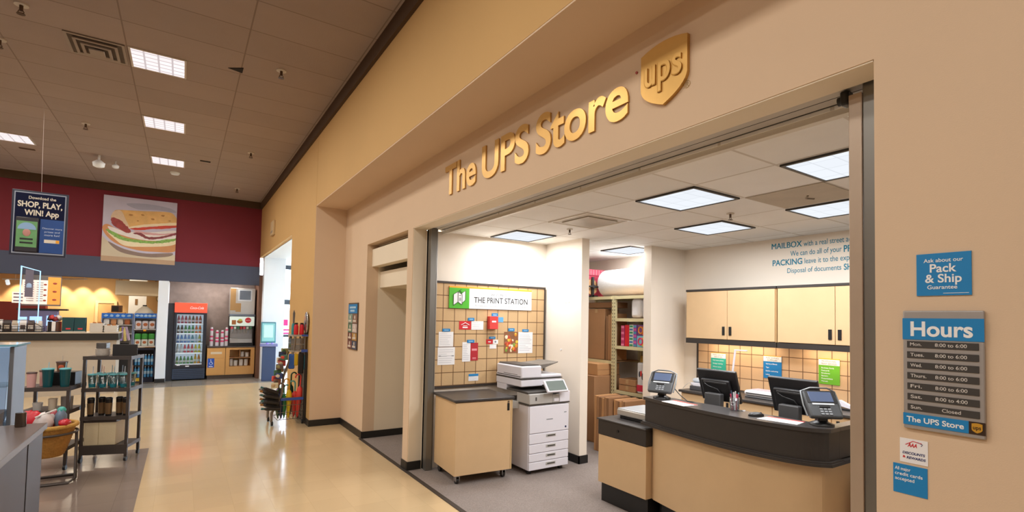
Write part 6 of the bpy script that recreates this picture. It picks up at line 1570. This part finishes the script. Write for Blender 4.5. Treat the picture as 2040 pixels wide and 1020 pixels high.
b = MB(); b.tube([(0, .012, .955), (-.02, .012, 2.26)], .0025, 5); b.build('wire', mat('clear line', 'b9aaa0', .3), hp)

# sandwich picture
sp = thing('sandwich_picture', 'large square picture of a filled baguette sandwich on the red wall', 'picture', (-.935, 15.2, 2.935), 0)
b = MB(); b.box(-.725, .725, -.03, 0, 0, 1.575, .004); b.build('panel', mat('picture grey lilac', 'c3bccb', .5, var=.14, scale=2.5), sp)
def art(name, poly, m, d): 
    b = MB(); b.prism(poly, -.03, -.03 - d); return b.build(name, m, sp)
def S(pts, smooth=True, wob=0.0, n=5, seed=1):
    """picture coordinates 0..1 from the left and from the top, rounded into a smooth outline; clipped to the sheet"""
    rr = random.Random(seed)
    if smooth:
        P = pts; m = len(P); out = []
        for i in range(m):
            a, b_, c, d = P[i - 1], P[i], P[(i + 1) % m], P[(i + 2) % m]
            if b_[0] in (0, 1) and c[0] == b_[0]: out.append(b_); continue
            for k in range(n):
                t = k / n
                out.append(tuple(0.5 * (2 * b_[q] + (c[q] - a[q]) * t + (2 * a[q] - 5 * b_[q] + 4 * c[q] - d[q]) * t * t + (3 * b_[q] - a[q] - 3 * c[q] + d[q]) * t ** 3) + (rr.uniform(-wob, wob) if k else 0) for q in (0, 1)))
        pts = [(min(1, max(0, u)), min(1, max(0, v))) for u, v in out]
    res = []
    for u, v in pts:
        p = (-.725 + 1.45 * u, 1.575 * (1 - v))
        if not res or abs(p[0] - res[-1][0]) + abs(p[1] - res[-1][1]) > 1e-4: res.append(p)
    return res
art('cloth_shade', S([(.3, .10), (.6, .07), (.9, .10), (.98, .16), (.7, .15), (.45, .17)]), mat('picture cloth shade', 'a9a6b8', .5, var=.1), .0003)  # shade on the cloth, painted as a flat shape of the print
art('table_shade', S([(0, .62), (.1, .72), (.3, .80), (.6, .86), (1, .84), (1, 1), (0, 1)], False), mat('picture beige table shade', 'cdbd9f', .5, var=.15, scale=3), .0005)  # table part of the print, its shade put into the colour
art('board_shadow', S([(.08, .70), (.3, .80), (.6, .845), (.95, .81), (.9, .87), (.6, .90), (.25, .85)]), mat('picture board shadow', '8a7468', .5, var=.15), .0008)  # shadow below the board, painted into the print
art('table_edge', S([(0, .92), (1, .93), (1, 1), (0, 1)], False), mat('picture tan edge', 'b89878', .5), .001)
art('board', S([(0, .50), (.06, .44), (.2, .5), (.5, .55), (1, .55), (1, .775), (.7, .81), (.45, .80), (.2, .73), (.06, .62)]), mat('picture orange board', 'cf8e58', .5, var=.22, scale=3), .0015)
art('lower_bread', S([(.06, .55), (.2, .62), (.5, .68), (.8, .64), (1, .58), (1, .66), (.85, .71), (.55, .745), (.31, .75), (.18, .67)]), mat('picture lower bread', 'ecdcb4', .5, var=.10, scale=14), .002)
art('lettuce', S([(.05, .52), (.12, .53), (.2, .575), (.28, .62), (.4, .64), (.52, .645), (.64, .645), (.74, .63), (.86, .59), (1, .555), (1, .60), (.88, .645), (.76, .67), (.62, .685), (.44, .685), (.28, .67), (.18, .63), (.1, .58)], True, .007), mat('picture lettuce', '86b052', .5, var=.6, scale=26), .0025)
art('cheese', S([(.08, .47), (.3, .53), (.5, .52), (.7, .5), (1, .45), (1, .565), (.85, .6), (.72, .635), (.5, .635), (.3, .60), (.12, .54)], True, .003), mat('picture cheese', 'eae0d8', .5, var=.12, scale=8), .003)
art('pink_slice', S([(.42, .50), (.6, .515), (.8, .515), (1, .48), (1, .50), (.8, .54), (.6, .55), (.45, .53)], True, .003), mat('picture pink slice', 'd9a3a0', .5, var=.2, scale=12), .0032)
art('ham', S([(.4, .545), (.5, .53), (.6, .58), (.75, .57), (.88, .53), (1, .48), (1, .51), (.88, .56), (.76, .60), (.66, .62), (.58, .615), (.5, .575)], True, .005), mat('picture ham', '8a3a3e', .5, var=.5, scale=18), .0035)
art('tomato', S([(.36, .47), (.5, .45), (.7, .41), (.82, .385), (1, .36), (1, .395), (.82, .435), (.65, .455), (.5, .49), (.4, .49)], True, .004), mat('picture tomato', 'cc3f26', .5, var=.25, scale=10), .0035)
art('upper_bread', S([(.11, .30), (.14, .24), (.2, .21), (.5, .19), (.8, .165), (.92, .17), (.98, .22), (1, .26), (1, .355), (.8, .385), (.5, .44), (.34, .475), (.27, .40), (.12, .345)]), mat('picture golden bread', 'e0ae66', .5, var=.35, scale=5), .004)
art('bread_crumb', S([(.34, .46), (.5, .41), (.8, .35), (1, .32), (1, .36), (.8, .39), (.5, .445), (.36, .475)], True, .003), mat('picture bread crumb', 'efd9b0', .5, var=.1), .0043)
art('bread_cut', S([(.11, .31), (.13, .25), (.2, .215), (.25, .24), (.29, .33), (.35, .475), (.2, .37), (.11, .35)]), mat('picture bread cut', 'dcbf9c', .5, var=.16, scale=12), .0045)
art('meat_fold', S([(.11, .34), (.2, .35), (.29, .42), (.37, .51), (.37, .54), (.32, .55), (.22, .50), (.13, .44)], True, .006), mat('picture meat fold', '9c3830', .5, var=.55, scale=14), .005)
b = MB()
for u, v, r_ in ((.36, .27, .03), (.52, .25, .025), (.66, .30, .03), (.8, .23, .028), (.9, .30, .02), (.46, .35, .02)): b.blob((-.725 + 1.45 * u, -.034, 1.575 * (1 - v)), r_, 9, 6, squash=(1.3, .03, .7), wob=.25, seed=int(u * 100))
b.build('seeds', mat('picture crust spots', 'b9803e', .5), sp)

# sprinklers
def sprinkler(label, x, y, z, s=1.0, group=None):
    t = thing('sprinkler', label, 'sprinkler', (x, y, z), 0, group)
    b = MB(); b.cyl((0, 0, 0), (0, 0, -.012 * s), .05 * s, n=16); b.build('plate', mat('white plate', 'cfc5b8', .5), t)
    b = MB(); b.cyl((0, 0, -.012 * s), (0, 0, -.06 * s), .014 * s, n=8); b.cyl((0, 0, -.085 * s), (0, 0, -.09 * s), .03 * s, n=10); b.tube([(-.012 * s, 0, -.055 * s), (-.02 * s, 0, -.07 * s), (0, 0, -.088 * s)], .004 * s, 5); b.tube([(.012 * s, 0, -.055 * s), (.02 * s, 0, -.07 * s), (0, 0, -.088 * s)], .004 * s, 5); b.build('head', mat('bronze head', '5a4636', .4, metal=.5), t)
G1 = 'hall ceiling sprinklers'
for lb, x, y in (('ceiling sprinkler in the upper left corner of the hall ceiling', -1.46, 6.82), ('ceiling sprinkler between the second hall light and the left lit panel', -1.43, 10.57), ('ceiling sprinkler near the crown trim, level with the hall vent', .92, 6.75),
                 ('ceiling sprinkler halfway along the crown trim', .97, 10.57), ('ceiling sprinkler at the far end of the hall by the red wall corner', 1.0, 13.82), ('ceiling sprinkler at the left edge of the hall ceiling', -1.84, 7.85)): sprinkler(lb, x, y, CEIL, 1.15, G1)
G2 = 'shop ceiling sprinklers'
sprinkler('shop ceiling sprinkler above the partition beside the air diffuser', 3.58, 4.30, SHOP_CEIL, .7, G2)
sprinkler('shop ceiling sprinkler beside the stained ceiling tile', 4.20, 2.74, SHOP_CEIL, .7, G2)
# hall vent: stepped square diffuser
v = thing('air_vent', 'square stepped air vent in the hall ceiling beside the nearest light', 'air vent', (-.94, 7.45, CEIL), 0)
VB = mat('vent beige', '9c8d80', .6)
b = MB(); b.box(-.27, .27, -.27, .27, -.004, 0); b.build('backing', mat('vent dark gap', '5f5146', .8), v)
for i, (h, z) in enumerate(((.27, -.012), (.20, -.028), (.135, -.044), (.07, -.06))):
    b = MB(); g_ = .028
    if i < 3:
        for a in ((-h, h, -h, -h + g_), (-h, h, h - g_, h), (-h, -h + g_, -h + g_, h - g_), (h - g_, h, -h + g_, h - g_)): b.box(*a, z, z + .012)
    else: b.box(-h, h, -h, h, z, z + .012)
    b.build('ring', VB, v)
# open or missing corner pieces and hanging oddments of the hall ceiling
b = MB(); b.prism([(-.10, 0), (.06, -.11), (.06, .05)], -.006, 0, 'XY'); solo(b, 'tile_gap', mat('dark ceiling gap', '1c1410', .9), 'small dark triangular gap in a hall ceiling tile', 'gap', (.46, 7.07, CEIL))
b = MB(); b.box(-.09, .09, -.03, .03, -.01, 0); solo(b, 'ceiling_slot', mat('dark ceiling gap', '1c1410', .9), 'small dark slot plate in the hall ceiling near the farthest light', 'plate', (.27, 11.74, CEIL))
b = MB(); b.box(-.11, .11, -.04, .04, -.01, 0); solo(b, 'ceiling_slot', mat('brown ceiling plate', '5f4638', .9), 'small brown slot plate below the left lit ceiling panel', 'plate', (-2.58, 12.95, CEIL))
for lb, x, y, s in (('white hanging ceiling speaker left of the farthest hall light', -1.48, 12.6, 1.0), ('small white ceiling camera right of the hanging speaker', -1.25, 12.9, .6)):
    t = thing('ceiling_speaker', lb, 'ceiling device', (x, y, CEIL), 0)
    b = MB(); b.cyl((0, 0, 0), (0, 0, -.10 * s), .02 * s); b.build('stem', PAINT_WHITE, t)
    b = MB(); b.xf = Matrix.Scale(s, 4); b.lathe([(.05, -.24), (.09, -.22), (.10, -.15), (.04, -.10)], n=14); b.build('head', PAINT_WHITE, t)
t = thing('smoke_detector', 'small white disc on the hall ceiling below the farthest light', 'detector', (-.25, 13.1, CEIL), 0)
b = MB(); b.lathe([(.07, -.05), (.09, -.02), (.09, 0)], n=18); b.build('disc', PAINT_WHITE, t)
# door chime on the ochre wall
t = thing('wall_box', 'small cream box on the ochre wall above the lobby passage', 'wall box', (1.72, 12.85, 3.60), FACE_LEFT)
b = MB(); b.box(-.2, .2, -.05, 0, 0, .33, .01); b.build('case', mat('cream box', 'cdb48a', .5), t)
b = MB(); b.box(-.15, .15, -.052, -.05, .05, .10); b.build('grille', VB, t)
# shop ceiling: air diffuser and stained tile
t = thing('air_diffuser', 'square shop ceiling air diffuser with a grey smudge, above the print station', 'air vent', (3.4475, 3.83, SHOP_CEIL), 0)
b = MB()
for i in range(1):
    h = .30 - .065 * i; z = -.004 - .008 * i
    for a in ((-h, h, -h, -h + .03), (-h, h, h - .03, h), (-h, -h + .03, -h + .03, h - .03), (h - .03, h, -h + .03, h - .03)): b.box(*a, z - .004, z + .004)
b.build('rings', mat('diffuser white', 'd8d0c3', .5), t)
b = MB(); b.box(-.27, .27, -.27, .27, -.004, -.001); b.build('backing', mat('smudged grey metal', 'c2b8a9', .6, var=.25, scale=2.2), t)
b = MB(); b.box(-.20, .20, -.20, .20, -.014, -.006, .003); b.build('face_plate', mat('smudged face plate', 'b5ab9c', .5, var=.3, scale=3), t)
t = thing('stained_tile', 'single greyed stained ceiling tile between the lit shop panels', 'ceiling tile', (4.07, 2.03, SHOP_CEIL), 0)
b = MB(); b.box(-.305, .305, -.295, .295, -.006, -.001); b.build('tile', mat('stained tile', 'c4b9a8', .9, var=.18, scale=4, bump=.3, bscale=120), t)
b = MB(); b.tube([(-.02, -.05, -.008), (.06, .0, -.008), (.12, -.03, -.008)], .008, 6); b.build('scuff', mat('tile scuff', '8d8070', .9), t)
# wall anchors on the partition
for i, (y, z) in enumerate(((5.13, 1.98), (4.98, 1.98), (4.92, 1.985), (5.06, 1.37))):
    b = MB(); b.cyl((0, 0, 0), (-.006, 0, 0), .012, n=10); solo(b, 'wall_plug', PAINT_WHITE, 'small white filled screw hole on the pale partition wall', 'wall plug', (4.10, y, z), 0, 'filled screw holes on the partition')
